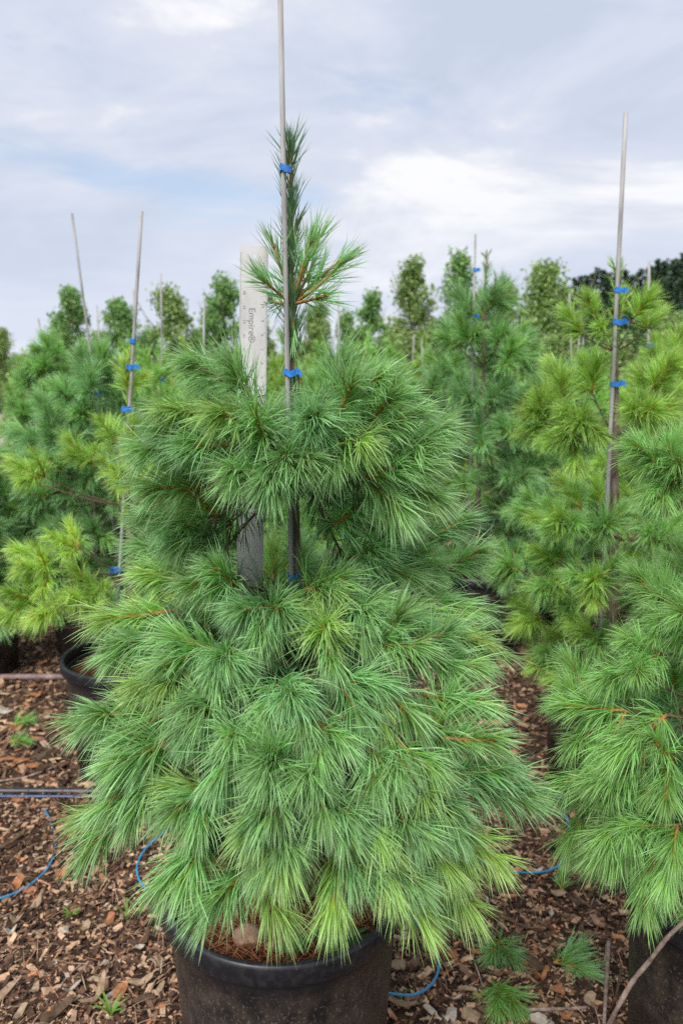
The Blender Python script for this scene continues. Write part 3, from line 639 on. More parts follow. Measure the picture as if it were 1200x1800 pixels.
link('blade', mesh('blade', V, Q, None, [M['ruler']], False, None, polys), ro)
def text_mesh(txt, size):
    cu = bpy.data.curves.new('print', 'FONT'); cu.body = txt; cu.size = size; cu.align_x = 'CENTER'; cu.align_y = 'CENTER'; cu.extrude = 0.0
    o = bpy.data.objects.new('print', cu); COL.objects.link(o); dg = bpy.context.evaluated_depsgraph_get(); dg.update()
    me = bpy.data.meshes.new_from_object(o.evaluated_get(dg)); bpy.data.objects.remove(o); bpy.data.curves.remove(cu); return me
def print_on(txt, size, x, z, mat, name='numeral', turn=-90):
    me = text_mesh(txt, size); me.materials.clear(); me.materials.append(M[mat]); me.name = name
    link(name, me, ro, (x, -TH - 0.00025, z), (R(90), R(-turn), 0))
print_on('Empire®', 0.0172, -0.003, rl - 0.139, 'print', 'lettering')
for k in range(1, 12):
    print_on(str(k), 0.0078, 0.0165, rl - 0.0254 * k - 0.004, 'print' if k in (5, 6) else 'faded')
    if k > 2: print_on(str(48 - k), 0.0078, -0.0170, rl - 0.0254 * k - 0.006, 'print' if k == 3 else 'faded')
g = Geo()
for k in range(8, 16 * 46):
    z = rl - 0.0254 * k / 16; ln = 0.006 if k % 16 == 0 else 0.0042 if k % 8 == 0 else 0.0025; hw = 0.00016
    for sg in (-1, 1):
        x0, x1 = sorted((sg * HW * 0.985, sg * (HW * 0.985 - ln))); y = -TH - 0.0002
        g.add([(x0, y, z - hw), (x1, y, z - hw), (x1, y, z + hw), (x0, y, z + hw)], [(0, 1, 2, 3)])
tick = link('graduations', g.mesh('graduations', [M['faded']], False), ro); tick['kind'] = 'stuff'

# in the pot: dead needles, stone, weeds
SZ = 0.427
rg = np.random.default_rng(21); n = 1500; a = rg.uniform(0, 6.283, n); rr = 0.222 * np.sqrt(rg.uniform(0.05, 1, n))
c = np.stack([PX + rr * np.cos(a), TD + 0.01 + rr * np.sin(a), SZ + rg.uniform(-0.002, 0.012, n)], -1)
yw = rg.uniform(0, 6.283, n); d = np.stack([np.cos(yw), np.sin(yw), rg.normal(0, 0.18, n)], -1) * rg.uniform(0.02, 0.045, n)[:, None]
sd_ = np.stack([-np.sin(yw), np.cos(yw), 0 * yw], -1) * 0.0007
keep = (np.hypot(c[:, 0] + d[:, 0] - PX, c[:, 1] + d[:, 1] - TD - 0.01) < 0.225) & (np.hypot(c[:, 0] - d[:, 0] - PX, c[:, 1] - d[:, 1] - TD - 0.01) < 0.225)
c, d, sd_ = c[keep], d[keep], sd_[keep]; n = len(c); md = c + np.array((0, 0, 0.003))
V = np.stack([c - d - sd_, c - d + sd_, md + sd_, md - sd_, c + d + sd_, c + d - sd_], 1).reshape(-1, 3); o_ = np.arange(n)[:, None] * 6
Q = np.concatenate([o_ + np.array([[0, 1, 2, 3]]), o_ + np.array([[3, 2, 4, 5]])])
tag(link('needle_litter', mesh('needle_litter', V, Q, None, [M['litter']], False, {'rnd': np.repeat(rg.uniform(0, 1, n), 6)})), 'rusty dead pine needles covering the soil of the front pot', 'needle litter', kind='stuff')
def stone_mesh(name, sx, sy, sz, seed, mat='stone'):
    import bmesh
    bm = bmesh.new(); bmesh.ops.create_icosphere(bm, subdivisions=3, radius=1.0); rg = np.random.default_rng(seed)
    pl = unit(rg.normal(0, 1, (11, 3))); of = rg.uniform(0.62, 0.9, 11)
    for v in bm.verts:
        p = np.array(v.co)
        for n_, o in zip(pl, of):
            k = np.dot(p, n_) - o
            if k > 0: p = p - n_ * k * 0.93
        v.co = (p[0] * sx, p[1] * sy, p[2] * sz)
    me = bpy.data.meshes.new(name); bm.to_mesh(me); bm.free(); me.materials.append(M[mat]); return me
def on_soil(px, py, z=SZ):
    x, f, u = ray(px, py); s = (z - CH) / u; return np.array((x * s, f * s, z))
p = on_soil(432, 1648, 0.437)
tag(link('stone', stone_mesh('stone', 0.033, 0.026, 0.024, 5), None, tuple(p), (0.2, 0.1, 0.4)), 'tan angular stone lying on the soil at the front rim of the big pot', 'stone')
p = on_soil(474, 1664, 0.432)
tag(link('stone', stone_mesh('stone', 0.010, 0.009, 0.009, 9), None, tuple(p), (0, 0, 0.4)), 'tiny pale pebble right of the tan stone in the front pot', 'stone')
def leaf_blade(P, wmax, mat, name, fold=0.25, k=10):
    """a broad leaf along P with a folded midrib"""
    P = smooth_path(P, 5); n = len(P); t = np.linspace(0, 1, n); T = unit(np.gradient(P, axis=0)); S = unit(np.cross(T, (0, 0, 1.0))); Nn = np.cross(S, T)
    wd = wmax * np.sin(np.pi * np.clip(t * 0.93 + 0.04, 0, 1)) ** 0.8
    V = np.concatenate([P - S * wd[:, None] + Nn * (wd * fold)[:, None], P, P + S * wd[:, None] + Nn * (wd * fold)[:, None]])
    Q = []
    for i in range(n - 1): Q += [(i, i + 1, n + i + 1, n + i), (n + i, n + i + 1, 2 * n + i + 1, 2 * n + i)]
    return mesh(name, V, Q, None, [M[mat]], True, {'rnd': np.full(3 * n, 0.5)})
def weed(pts, wd, label):
    root = empty('weed', tuple(pts[0][0])); tag(root, label, 'weed')
    for P in pts: link('leaf', leaf_blade(np.array(P) - pts[0][0], wd, 'weed', 'leaf'), root)
    return root
q0 = on_soil(475, 1672, 0.435); q1 = on_soil(520, 1662, 0.450); q2 = on_soil(572, 1628, 0.455)
weed([[q0, q1, q2], [q0 + (0.01, 0.003, 0), on_soil(500, 1668, 0.450), on_soil(545, 1668, 0.445)]], 0.013, 'broad dark green weed leaf inside the front pot, right of the stone')
q0 = on_soil(560, 1674, 0.435); weed([[q0, on_soil(590, 1655, 0.455), on_soil(650, 1630, 0.450)], [q0, on_soil(600, 1665, 0.445), on_soil(655, 1640, 0.445)]], 0.010, 'narrow weed leaf along the front right rim of the front pot')

# ------------------------------------------------------------------ right-hand near pine
NX, ND = 0.835, 1.42
pot(NX, ND, 'black pot in the bottom right corner, holding the near right pine', 1.0).scale = (1.0, 1.0, 1.06)
near = Pine((NX, ND, 0.39), 'green pine at the right edge in front, cut by the frame', 'potted white pines', 17, 'needle_near', old=70, nl=0.086, n_f=60, width=0.00145, nvar=5, lean=(0.01, 0.0), th=1.3)
NP = [(0.0, 0.24), (0.45, 0.32), (0.6, 0.40), (0.8, 0.42), (0.95, 0.38), (1.03, 0.26), (1.10, 0.14), (1.17, 0.16), (1.25, 0.22), (1.38, 0.22), (1.45, 0.12), (2.0, 0.03)]
NHh, NRr = [a for a, b in NP], [b for a, b in NP]
def on_near(px, py):
    best = None
    for d in np.arange(0.85, ND + 0.25, 0.005):
        p = at(px, py, d); k = math.hypot(p[0] - NX, d - ND) - np.interp(p[2], NHh, NRr)
        if k <= 0: return p
        if best is None or k < best[0]: best = (k, p)
    return best[1]
for b, e, x in [((1119, 1430), (1042, 1404), 1), ((1119, 1432), (1085, 1466), 2), ((1145, 1495), (1140, 1535), 1), ((1160, 1150), (1124, 1128), 1), ((1113, 1183), (1075, 1176), 1),
                ((1035, 1222), (1000, 1206), 1), ((1170, 1257), (1118, 1257), 1), ((1050, 1275), (1022, 1268), 1), ((1133, 1343), (1082, 1322), 1), ((1093, 1397), (1055, 1358), 1),
                ((1185, 832), (1130, 800), 2), ((1190, 835), (1192, 790), 2), ((1185, 845), (1190, 875), 2), ((1180, 1330), (1190, 1365), 2), ((1060, 1330), (1015, 1340), 1),
                ((1190, 1450), (1196, 1490), 2), ((1170, 1100), (1165, 1070), 1), ((1100, 1250), (1070, 1300), 1), ((1040, 1400), (1000, 1420), 0)]:
    tuft(near, b, e, on_near, x, toward=0.035)
near.whorl(Z(1.60), 5, 0.06, 0.08, 0.0, L=0.07, side=False, nend=1); near.leader(Z(1.42), Z(1.80), 60)
near.whorl(Z(1.22), 6, 0.13, 0.11, 0.6, L=0.075, nside=1, nend=3)
near.whorl(Z(0.96), 7, 0.21, 0.07, 0.1, L=0.08, nside=1, nend=3)
near.whorl(Z(0.76), 7, 0.26, 0.03, 0.5, L=0.08, nside=1, nend=3)
near.whorl(Z(0.56), 6, 0.23, 0.0, 0.0, L=0.08, nside=1, nend=3)

# ------------------------------------------------------------------ yellow-tipped sparse pine on the left, second row
YX, YD = -0.80, 2.78
pot(YX, YD, 'black pot behind the lower left of the big pine, only its left rim showing', 2.0)
yel = Pine((YX, YD, 0.39), 'sparse yellow-tipped pine with a bare grey trunk on the left', 'potted white pines', 23, 'needle_yellow', nl=0.085, n_f=46, width=0.0021, lean=(0.045, 0.0), th=1.15, r0=0.019)
def ypt(px, py, off): return at(px, py, YD - off)
def arm(tree, foot, tip, n=3, L=0.085, mat=None, drop=0.0, r=0.006, **kw):
    foot, tip = np.asarray(foot), np.asarray(tip); P = bez(foot, (foot + tip) / 2 + np.array((0, 0, -drop)), tip, 8); tree.branch(P, r, 0.003); tree.cluster(tip, P[-1] - P[-2], n, L, mat=mat, **kw); return P
YZ = lambda py: at(0, py, YD)[2] - 0.39
for py, tips in ((890, [((80, 838), 0.10, 3), ((60, 845), -0.1, 0), ((160, 815), 0.05, 3), ((215, 848), 0.22, 4), ((270, 862), 0.1, 2), ((205, 780), -0.1, 3), ((232, 795), 0.05, 2)]),
                 (1010, [((140, 965), 0.12, 2), ((75, 985), 0.15, 3), ((88, 1010), 0.25, 3), ((60, 1055), 0.3, 2), ((100, 1070), 0.34, 2), ((230, 930), 0.2, 1), ((255, 905), -0.1, 2), ((170, 1040), 0.3, 3)]),
                 (1100, [((90, 1075), 0.2, 2), ((150, 1065), 0.34, 2), ((45, 1095), 0.1, 1), ((260, 1070), 0.3, 2), ((300, 1060), 0.0, 2), ((200, 1060), -0.3, 3)])):
    for (px, py2), off, n in tips:
        arm(yel, yel.axis(YZ(py)), ypt(px, py2, off), n, 0.08, mat=None if yel.rng.uniform() < 0.66 else 'needle_lime', drop=0.03)
yel.whorl(YZ(1085), 5, 0.12, 0.03, L=0.075, mat='needle_blue', nside=0); yel.leader(YZ(690), YZ(625), 26, 0.06, 20, 14); yel.leader(YZ(740), YZ(680), 20, 0.06, 30, 22)
for a in (0.3, 2.6, 4.4): yel.shoot(yel.axis(YZ(690)), (0.4 * math.cos(a), 0.4 * math.sin(a), 1), 0.06)
b_ = at(203, 1130, YD - 0.03); tp = at(249, 371, YD - 0.03); bo = tp + (b_ - tp) * ((0.36 - tp[2]) / (b_[2] - tp[2]))
stake(bo, tp, 'grey stake tied to the sparse yellow pine on the left, leaning right', [(at(0, y, YD)[2], dx, 0.0085, tl) for y, dx, tl in ((600, -0.004, 0.0), (645, -0.012, 0.025), (718, -0.02, 0.01), (998, -0.03, 0.0))], 0.0060)

# ------------------------------------------------------------------ lime green pine on the right, second row
LX, LD = X(1074, 2.66, 0.4), 2.66
pot(LX, LD, 'black pot in deep shade under the lime green pine on the right', 0.6)
lime = Pine((LX, LD, 0.39), 'lime green pine with three blue ties on the right, behind the near pine', 'potted white pines', 31, 'needle_lime', nl=0.10, old=50, n_f=52, width=0.0021, lean=(-0.05, 0), th=1.45, r0=0.021)
LZ = lambda py: at(0, py, LD)[2] - 0.39
def fill(tree, zs, top=None):
    for z, nb, rad, rise, ns in zs: tree.whorl(z, nb, rad, rise, L=0.09, nside=ns, nend=3)
lime.mix = ('needle_near', 'needle_near', 'needle_lime')
fill(lime, [(LZ(1135), 6, 0.20, -0.04, 1), (LZ(1090), 6, 0.26, 0.0, 1), (LZ(1020), 6, 0.33, 0.04, 1), (LZ(950), 6, 0.32, 0.06, 1)])
lime.mix = None
for (px, py), off, n in (((985, 715), 0.15, 3), ((962, 745), 0.2, 2), ((1030, 745), 0.28, 2), ((1040, 690), 0.0, 2), ((1010, 775), 0.25, 3), ((1145, 685), 0.05, 2), ((1125, 740), 0.2, 2), ((1160, 710), -0.1, 3), ((1000, 690), -0.15, 2)):
    arm(lime, lime.axis(LZ(765)), ypt(px, py, off + YD - LD), n, 0.09, drop=0.02)
for (px, py), off, n in (((1046, 560), 0.05, 1), ((1028, 592), 0.0, 1), ((1112, 560), 0.05, 1), ((1134, 582), -0.02, 1), ((1092, 552), -0.1, 0), ((1062, 590), 0.10, 0)):
    arm(lime, lime.axis(LZ(618)), ypt(px, py, off + YD - LD), n, 0.05, drop=0.01)
lime.leader(LZ(575), LZ(462), 56, 0.065, 24, 20); lime.leader(LZ(690), LZ(565), 40, 0.055, 26, 20)
tp = at(1099, 197, LD - 0.03); b_ = at(1066, 880, LD - 0.03); bo = tp + (b_ - tp) * ((0.36 - tp[2]) / (b_[2] - tp[2]))
stake(bo, tp, 'tall grey stake of the lime green pine on the right, leaning right', [(at(0, y, LD)[2], dx, 0.0085, tl) for y, dx, tl in ((512, 0.016, 0.012), (567, 0.022, 0.012), (674, 0.022, 0.014))], 0.0072)

# ------------------------------------------------------------------ third row: fewer, softer pines
def row_pine(px, d, top, label, mat, seed, scale=1.0, n_wh=4, rad=0.31, ties=2, stake_to=None, stake_from=None, stake_label=None, pot_label=None, full=True, gap=True, nl=0.115, n_f=46, r=0.0058, fork=None, squeeze=0.90):
    x = X(px, d, 0.6); h = at(px, top, d)[2]
    pot(x, d, pot_label or 'black pot of the ' + label, seed * 0.7)
    t_ = Pine((x, d, 0.39), label, 'potted white pines', seed, mat, old=40, nl=nl, n_f=n_f, width=0.0028 if d < 4.5 else 0.0036, th=h - 0.39 - 0.02, r0=0.018, lean=((at(px, top, d)[0] - x) / (h - 0.39) if fork is None else fork, 0), nvar=3)
    T_ = h - 0.39
    if mat == 'needle_blue': t_.mix = ('needle_blue', 'needle_near', 'needle_blue')
    zs = [(0.87, 4, rad * 0.14, 0.09, 0), (0.77, 5, rad * 0.32, 0.10, 0), (0.68, 5, rad * 0.5, 0.10, 0), (0.58, 5, rad * 0.7, 0.10, 1), (0.47, 5, rad * 0.85, 0.08, 1), (0.36, 5, rad * 0.95, 0.06, 1), (0.25, 6, rad, 0.03, 1), (0.13, 6, rad * 0.85, 0.0, 1), (0.07, 6, rad * 0.8, -0.07, 0)]
    for f, nb, rd, ri, ns in zs: t_.whorl(f * squeeze * T_, nb, rd, ri, L=0.09, nside=ns, nend=2 if f < 0.8 else 1, side=ns > 0)
    t_.leader(T_ * 0.80, T_ - 0.05, 34, 0.075, 22, 16); t_.leader(T_ * 0.12, T_ * 0.78, 110, 0.12, 75, 60)
    if stake_to:
        dd = d - 0.03; tp = at(*stake_to, dd); b_ = at(*stake_from, dd); bo = tp + (b_ - tp) * ((0.36 - tp[2]) / (b_[2] - tp[2])); bo[0] = bo[0] if abs(bo[0] - x) < 0.2 else x + 0.1 * np.sign(bo[0] - x)
        stake(bo, tp, stake_label or 'grey stake of the ' + label, [(0.39 + T_ * f, dx, 0.009, 0.012) for f, dx in ((0.93, 0.01), (0.80, 0.012), (0.55, 0.014))[:ties]], r)
    return t_
row_pine(165, 3.95, 602, 'blue-green pine behind the yellow-tipped pine on the left', 'needle_blue', 41, stake_to=(127, 375), stake_from=(160, 625), rad=0.33, ties=3)
row_pine(92, 5.3, 575, 'dense green pine on the far left beside the gravel aisle', 'needle_near', 43, stake_to=(68, 560), stake_from=(88, 672), rad=0.25, n_f=34)
row_pine(-62, 3.7, 800, 'low dark green pine just entering the frame at the left edge', 'needle_blue', 45, rad=0.24, n_f=34)
row_pine(838, 4.05, 432, 'tall blue-green pine right of the big pine, in the third row', 'needle_blue', 47, stake_to=(835, 412), stake_from=(829, 690), rad=0.42, fork=0.0, squeeze=0.86)
row_pine(968, 4.6, 640, 'green pine showing between the two pines on the right', 'needle_near', 49, rad=0.28, stake_to=(1000, 515), stake_from=(1004, 640), n_f=32, ties=1)
row_pine(1170, 3.95, 575, 'lime tinted pine behind the lime green pine at the right edge', 'needle_lime', 51, rad=0.29, stake_to=(1140, 458), stake_from=(1112, 580), r=0.0066, ties=1)
row_pine(560, 4.0, 640, 'pine hidden behind the middle of the big pine', 'needle_near', 53, rad=0.29, n_f=34, stake_to=(594, 516), stake_from=(596, 640), ties=1, r=0.005)
row_pine(360, 4.3, 650, 'green pine behind the left shoulder of the big pine', 'needle_near', 55, rad=0.28, stake_to=(359, 528), stake_from=(358, 640), n_f=34, ties=2, r=0.006)

# ------------------------------------------------------------------ rows farther off: pines too small to show single shoots
def far_crown(seed, h, rad, mats):
    rg = np.random.default_rng(seed); g = Geo(); al, rn, fr = [], [], []
    for f, nb, r_, ri in ((0.08, 7, 0.8, 0.0), (0.2, 7, 1.0, 0.04), (0.33, 7, 0.95, 0.06), (0.46, 6, 0.8, 0.08), (0.6, 6, 0.55, 0.10), (0.72, 5, 0.38, 0.1), (0.83, 4, 0.2, 0.1), (0.92, 3, 0.08, 0.1), (0.98, 1, 0.0, 0.12)):
        a0 = rg.uniform(0, 6.28)
        for q in range(nb):
            az = a0 + q * 6.283 / nb + rg.normal(0, 0.2)
            for k in range(4 if r_ > 0.3 else 2):
                rr = rad * r_ * rg.uniform(0.35, 1.05); a2 = az + rg.normal(0, 0.25)
                p = np.array((rr * math.cos(a2), rr * math.sin(a2), f * h + ri * rr / rad + rg.normal(0, 0.035))); d = np.array((math.cos(a2), math.sin(a2), 0.35 + f * 1.2)) + rg.normal(0, 0.35, 3)
                st = stem_curve(d, 0.09, rg, 0.2, 4); V, Q, T, a_, r__, f__ = needles(rg, st + p, 11, 0.10, 0.5, 0.0058, 5, segs=2)
                g.add(V, Q, T, along=a_, rnd=r__, fresh=f__)
    return g.mesh('crown', mats)
def trunk_mesh(h, r0, r1, rg): 
    z = np.linspace(0, h, 7); return tube_mesh('trunk', np.stack([rg.normal(0, 0.01, 7) * (z > 0), rg.normal(0, 0.01, 7) * (z > 0), z], -1), np.linspace(r0, r1, 7), [M['trunk']], 6)
FC = [far_crown(60 + k, 1.0, 0.38, [M[m_]]) for k, m_ in enumerate(('needle_far', 'needle_far', 'needle_lime', 'needle_blue'))]
FT = trunk_mesh(1.0, 0.02, 0.005, np.random.default_rng(1))
far_n = 0
def far_pine(px, d, top, k, label, st=None, pot_too=True):
    x = X(px, d, 0.8); h = at(px, top, d)[2] - 0.39
    o = tag(empty('pine_tree', (x, d, 0.39), px * 0.37), label, 'tree', 'small pines in the rows behind'); o.scale = (1.0, 1.0, h)
    link('trunk', FT, o); q = link('crown', FC[k], o); q['kind'] = 'stuff'; q.scale = (1.0, 1.0, 1.0)
    if pot_too: pot(x, d, 'black pot of the ' + label, 0.1 * px, 'pots in the rows behind')
    if st:
        tp = at(st[0], st[1], d - 0.04); b_ = at(st[2], st[3], d - 0.04); bo = tp + (b_ - tp) * ((0.38 - tp[2]) / (b_[2] - tp[2])); lim = 0.16
        bo[0] = min(max(bo[0], x - lim), x + lim)
        stake(bo, tp, 'thin grey stake of the ' + label, [(min(0.39 + h * 0.9, tp[2] - 0.05), 0.008, 0.014, 0.0)], st[4], group='thin stakes in the rows behind')
for a in [
  (283, 5.6, 640, 1, 'far pine under the stake left of the ruler', (283, 481, 285, 660, 0.0062)),
  (178, 6.4, 622, 3, 'far pine between the two leaning stakes on the left', (170, 537, 178, 640, 0.007)),
  (236, 7.6, 618, 0, 'far pine in line with the yellow pine stake', (235, 508, 237, 620, 0.007)),
  (60, 8.2, 640, 0, 'small far pine behind the dense pine at the far left', None),
  (425, 6.6, 635, 0, 'far pine straight behind the ruler', None),
  (500, 7.2, 622, 2, 'far pine behind the bare neck of the big pine', None),
  (640, 6.2, 628, 1, 'far pine right of the big pine leader', None),
  (690, 8.5, 625, 0, 'far pine before the tallest columnar tree in the middle', (727, 588, 729, 640, 0.0068)),
  (742, 6.8, 630, 2, 'far pine with a short pale stake, right of the middle', (741, 592, 742, 660, 0.0068)),
  (890, 5.9, 622, 1, 'far pine right of the tall third row pine', (879, 600, 878, 670, 0.008)),
  (945, 7.4, 640, 3, 'far pine in front of the pale maple', (957, 650, 950, 700, 0.0068)),
  (1018, 6.0, 640, 0, 'far pine with a leaning pale stake beside the lime pine', (1020, 575, 1003, 645, 0.0068)),
  (1030, 7.8, 635, 1, 'far pine with an upright stake beside the lime pine', (1024, 590, 1024, 650, 0.0068)),
  (1172, 6.4, 645, 2, 'far pine with a blue tied stake at the right edge', (1172, 590, 1171, 660, 0.0068)),
  (1120, 8.6, 632, 0, 'far pine behind the top of the lime pine', None),
  (330, 8.8, 625, 2, 'far pine before the second columnar tree from the ruler', None),
  (110, 10.5, 625, 1, 'distant pine below the leftmost columnar tree', None),
  (560, 9.5, 618, 0, 'distant pine right behind the leader', None),
  (800, 9.5, 622, 3, 'distant pine left of the tall third row pine', None),
]: far_pine(*a)

# ------------------------------------------------------------------ broadleaf nursery trees
def leafy_crown(seed, n, rad, mat, leaf=0.06, shape=0.55, low=0.1):
    rg = np.random.default_rng(seed); nl_ = 26; L = []
    az = rg.uniform(0, 6.283, nl_); z = np.linspace(low, 1.0, nl_)
    cl_c, cl_r = [], []
    for a, zz in zip(az, z):
        for k in range(6):
            env = rad * (np.sin(np.pi * np.clip((zz - low) / (1.02 - low), 0.03, 1) ** shape) ** 0.8 + 0.05); rr = env * rg.uniform(0.25, 1.0); a2 = a + rg.normal(0, 0.6)
            cl_c.append((rr * math.cos(a2), rr * math.sin(a2), zz * 1.0 + rg.normal(0, 0.02))); cl_r.append(rad * rg.uniform(0.10, 0.28))
    cl_c, cl_r = np.array(cl_c), np.array(cl_r); w_ = rg.integers(0, len(cl_c), n)
    c = cl_c[w_] + np.clip(rg.normal(0, 1, (n, 3)), -1.5, 1.5) * cl_r[w_][:, None] * np.array((0.7, 0.7, 0.55 / 2.6))
    d = unit(rg.normal(0, 1, (n, 3)) + np.array((0, 0, -0.2))); s = unit(np.cross(d, rg.normal(0, 1, (n, 3))))
    return c, d, s, leaf * rg.uniform(0.7, 1.25, n), rg
def leafy_tree(name, px, d, top, seed, width, label, mat, n=9000, leaf=0.06, group='columnar nursery trees behind the pines', shape=0.55, low=0.12):
    x = X(px, d, 1.5); h = at(px, top, d)[2]; rad = width * 0.80 / F * d
    root = tag(empty(name, (x, d, 0.0)), label, 'tree', group); rg = np.random.default_rng(seed)
    z = np.linspace(0, h * 0.97, 9); P = np.stack([rg.normal(0, 0.015, 9) * (z > 0), rg.normal(0, 0.015, 9) * (z > 0), z], -1)
    link('trunk', tube_mesh('trunk', P, np.linspace(0.035, 0.006, 9), [M['trunk']], 7), root)
    for k in range(9):
        zz = h * rg.uniform(low + 0.08, 0.85); a = rg.uniform(0, 6.283); ln = rad * rg.uniform(0.5, 0.9); hh = np.array((math.cos(a), math.sin(a), 0))
        p0 = np.array((0, 0, zz)); p2 = p0 + hh * ln + np.array((0, 0, ln * 1.3)); link('limb', tube_mesh('limb', bez(p0, p0 + hh * ln * 0.7 + np.array((0, 0, 0.2 * ln)), p2, 6), np.linspace(0.014, 0.004, 6), [M['trunk']], 5), root)
    c, d_, s, lf, rg = leafy_crown(seed, n, rad, mat, leaf, shape, low); c = c * np.array((1, 1, h)); nn = np.cross(s, d_)
    b0 = c; m1 = c + d_ * lf[:, None] * 0.5; tp = c + d_ * lf[:, None] - nn * lf[:, None] * 0.15; sw = s * (lf * 0.36)[:, None]; up = nn * (lf * 0.12)[:, None]
    V = np.stack([b0, m1 - sw + up, tp, m1 + sw + up], 1).reshape(-1, 3); o_ = np.arange(n)[:, None] * 4
    T = np.concatenate([o_ + np.array([[0, 1, 2]]), o_ + np.array([[0, 2, 3]])])
    q = link('crown', mesh('crown', V, None, T, [M[mat]], True, {'rnd': np.repeat(rg.beta(1.6, 1.6, n), 4)}), root); q['kind'] = 'stuff'
    return root
for a in [
  ('columnar_tree', 130, 14.0, 522, 101, 75, 'leafy columnar tree behind the leftmost leaning stake', 'leaf_green'),
  ('columnar_tree', 216, 15.0, 535, 102, 70, 'leafy columnar tree just left of the yellow pine stake', 'leaf_green'),
  ('columnar_tree', 303, 14.0, 520, 103, 84, 'leafy columnar tree behind the upright stake left of the ruler', 'leaf_olive'),
  ('columnar_tree', 396, 13.5, 502, 104, 74, 'leafy columnar tree touching the left side of the ruler', 'leaf_green'),
  ('columnar_tree', 560, 15.0, 545, 105, 70, 'leafy columnar tree behind the leader of the big pine', 'leaf_olive'),
  ('columnar_tree', 650, 15.5, 522, 106, 56, 'narrow columnar tree right of the big pine leader', 'leaf_green'),
  ('columnar_tree', 721, 13.0, 470, 107, 78, 'tall columnar tree standing clear in the sky gap right of the middle', 'leaf_olive'),
  ('columnar_tree', 803, 13.5, 463, 108, 84, 'tall columnar tree left behind the blue-green third row pine', 'leaf_green'),
  ('columnar_tree', 882, 14.0, 512, 109, 66, 'columnar tree right behind the blue-green third row pine', 'leaf_olive'),
  ('columnar_tree', 452, 17.0, 566, 112, 70, 'low leafy tree showing right behind the ruler edge', 'leaf_olive'),
  ('columnar_tree', 606, 18.0, 560, 113, 60, 'low leafy tree between the big pine leader and the narrow columnar tree', 'leaf_green'),
  ('columnar_tree', 175, 19.0, 590, 114, 60, 'small leafy tree between the two leftmost columnar trees', 'leaf_olive'),
  ('columnar_tree', 258, 18.0, 592, 115, 60, 'small leafy tree right of the yellow pine stake', 'leaf_green'),
  ('columnar_tree', 350, 18.5, 588, 116, 60, 'small leafy tree left of the one touching the ruler', 'leaf_green'),
  ('columnar_tree', 762, 18.0, 575, 117, 66, 'low leafy tree between the two tall columnar trees', 'leaf_olive'),
  ('columnar_tree', 685, 19.0, 585, 118, 56, 'low leafy tree left of the tallest columnar tree', 'leaf_green'),
  ('columnar_tree', 12, 27.0, 582, 110, 44, 'slim tree with pale trunk at the left edge', 'leaf_olive'),
  ('columnar_tree', 46, 26.0, 628, 111, 44, 'low round nursery tree at the left between slim tree and pine', 'leaf_olive'),
]: leafy_tree(*a)
leafy_tree('maple_tree', 958, 11.5, 484, 121, 125, 'broad maple with pale leaf clumps before the dark wood', 'leaf_pale', 15000, 0.055, 'broadleaf trees on the right', 0.42, 0.05)
leafy_tree('maple_tree', 1185, 12.5, 568, 122, 150, 'pale leaved shrubby tree at the right edge under the dark wood', 'leaf_pale', 9000, 0.06, 'broadleaf trees on the right', 0.5, 0.02)
leafy_tree('maple_tree', 1085, 14.0, 600, 123, 130, 'pale leaved tree hidden behind the lime pine', 'leaf_pale', 8000, 0.06, 'broadleaf trees on the right', 0.5, 0.02)
leafy_tree('maple_tree', 895, 13.0, 615, 124, 80, 'low bright green tree left of the broad maple', 'leaf_pale', 4500, 0.07, 'broadleaf trees on the right', 0.5, 0.02)
for px, d in ((1, 27.3), (13, 27.0)):
    pot(X(px, d, 0.2), d, 'small black pot at the far left edge, ' + ('at the frame' if px < 10 else 'just right of the outermost'), 0.4, 'pots in the rows behind')
# far hedge and dark wood
def mass(name, x0, x1, y, h, n, mat, leaf, label, seed):
    rg = np.random.default_rng(seed); nb = int((x1 - x0) / 3); bx = np.linspace(x0, x1, nb) + rg.normal(0, 1, nb); bh = h * rg.uniform(0.6, 1.05, nb); w_ = rg.integers(0, nb, n)
    c = np.stack([bx[w_] + rg.normal(0, 1.4, n), y + rg.normal(0, 1.5, n), bh[w_] * rg.beta(1.4, 1.3, n)], -1); d = unit(rg.normal(0, 1, (n, 3))); s = unit(np.cross(d, rg.normal(0, 1, (n, 3)))); lf = leaf * rg.uniform(0.7, 1.3, n)[:, None]
    V = np.stack([c, c + d * lf * 0.5 - s * lf * 0.4, c + d * lf, c + d * lf * 0.5 + s * lf * 0.4], 1).reshape(-1, 3); o_ = np.arange(n)[:, None] * 4
    tag(link(name, mesh(name, V, o_ + np.array([[0, 1, 2, 3]]), None, [M[mat]], True, {'rnd': np.repeat(rg.uniform(0, 1, n), 4)})), label, 'woodland', kind='stuff')
mass('tree_line', -110, 120, 85, 3.8, 30000, 'leaf_green', 0.55, 'low green line of far-off trees on the horizon', 201)
mass('nursery_rows', -9.5, 45, 27, 1.75, 15000, 'leaf_olive', 0.22, 'green rows of nursery stock merging into one band in the distance', 202)
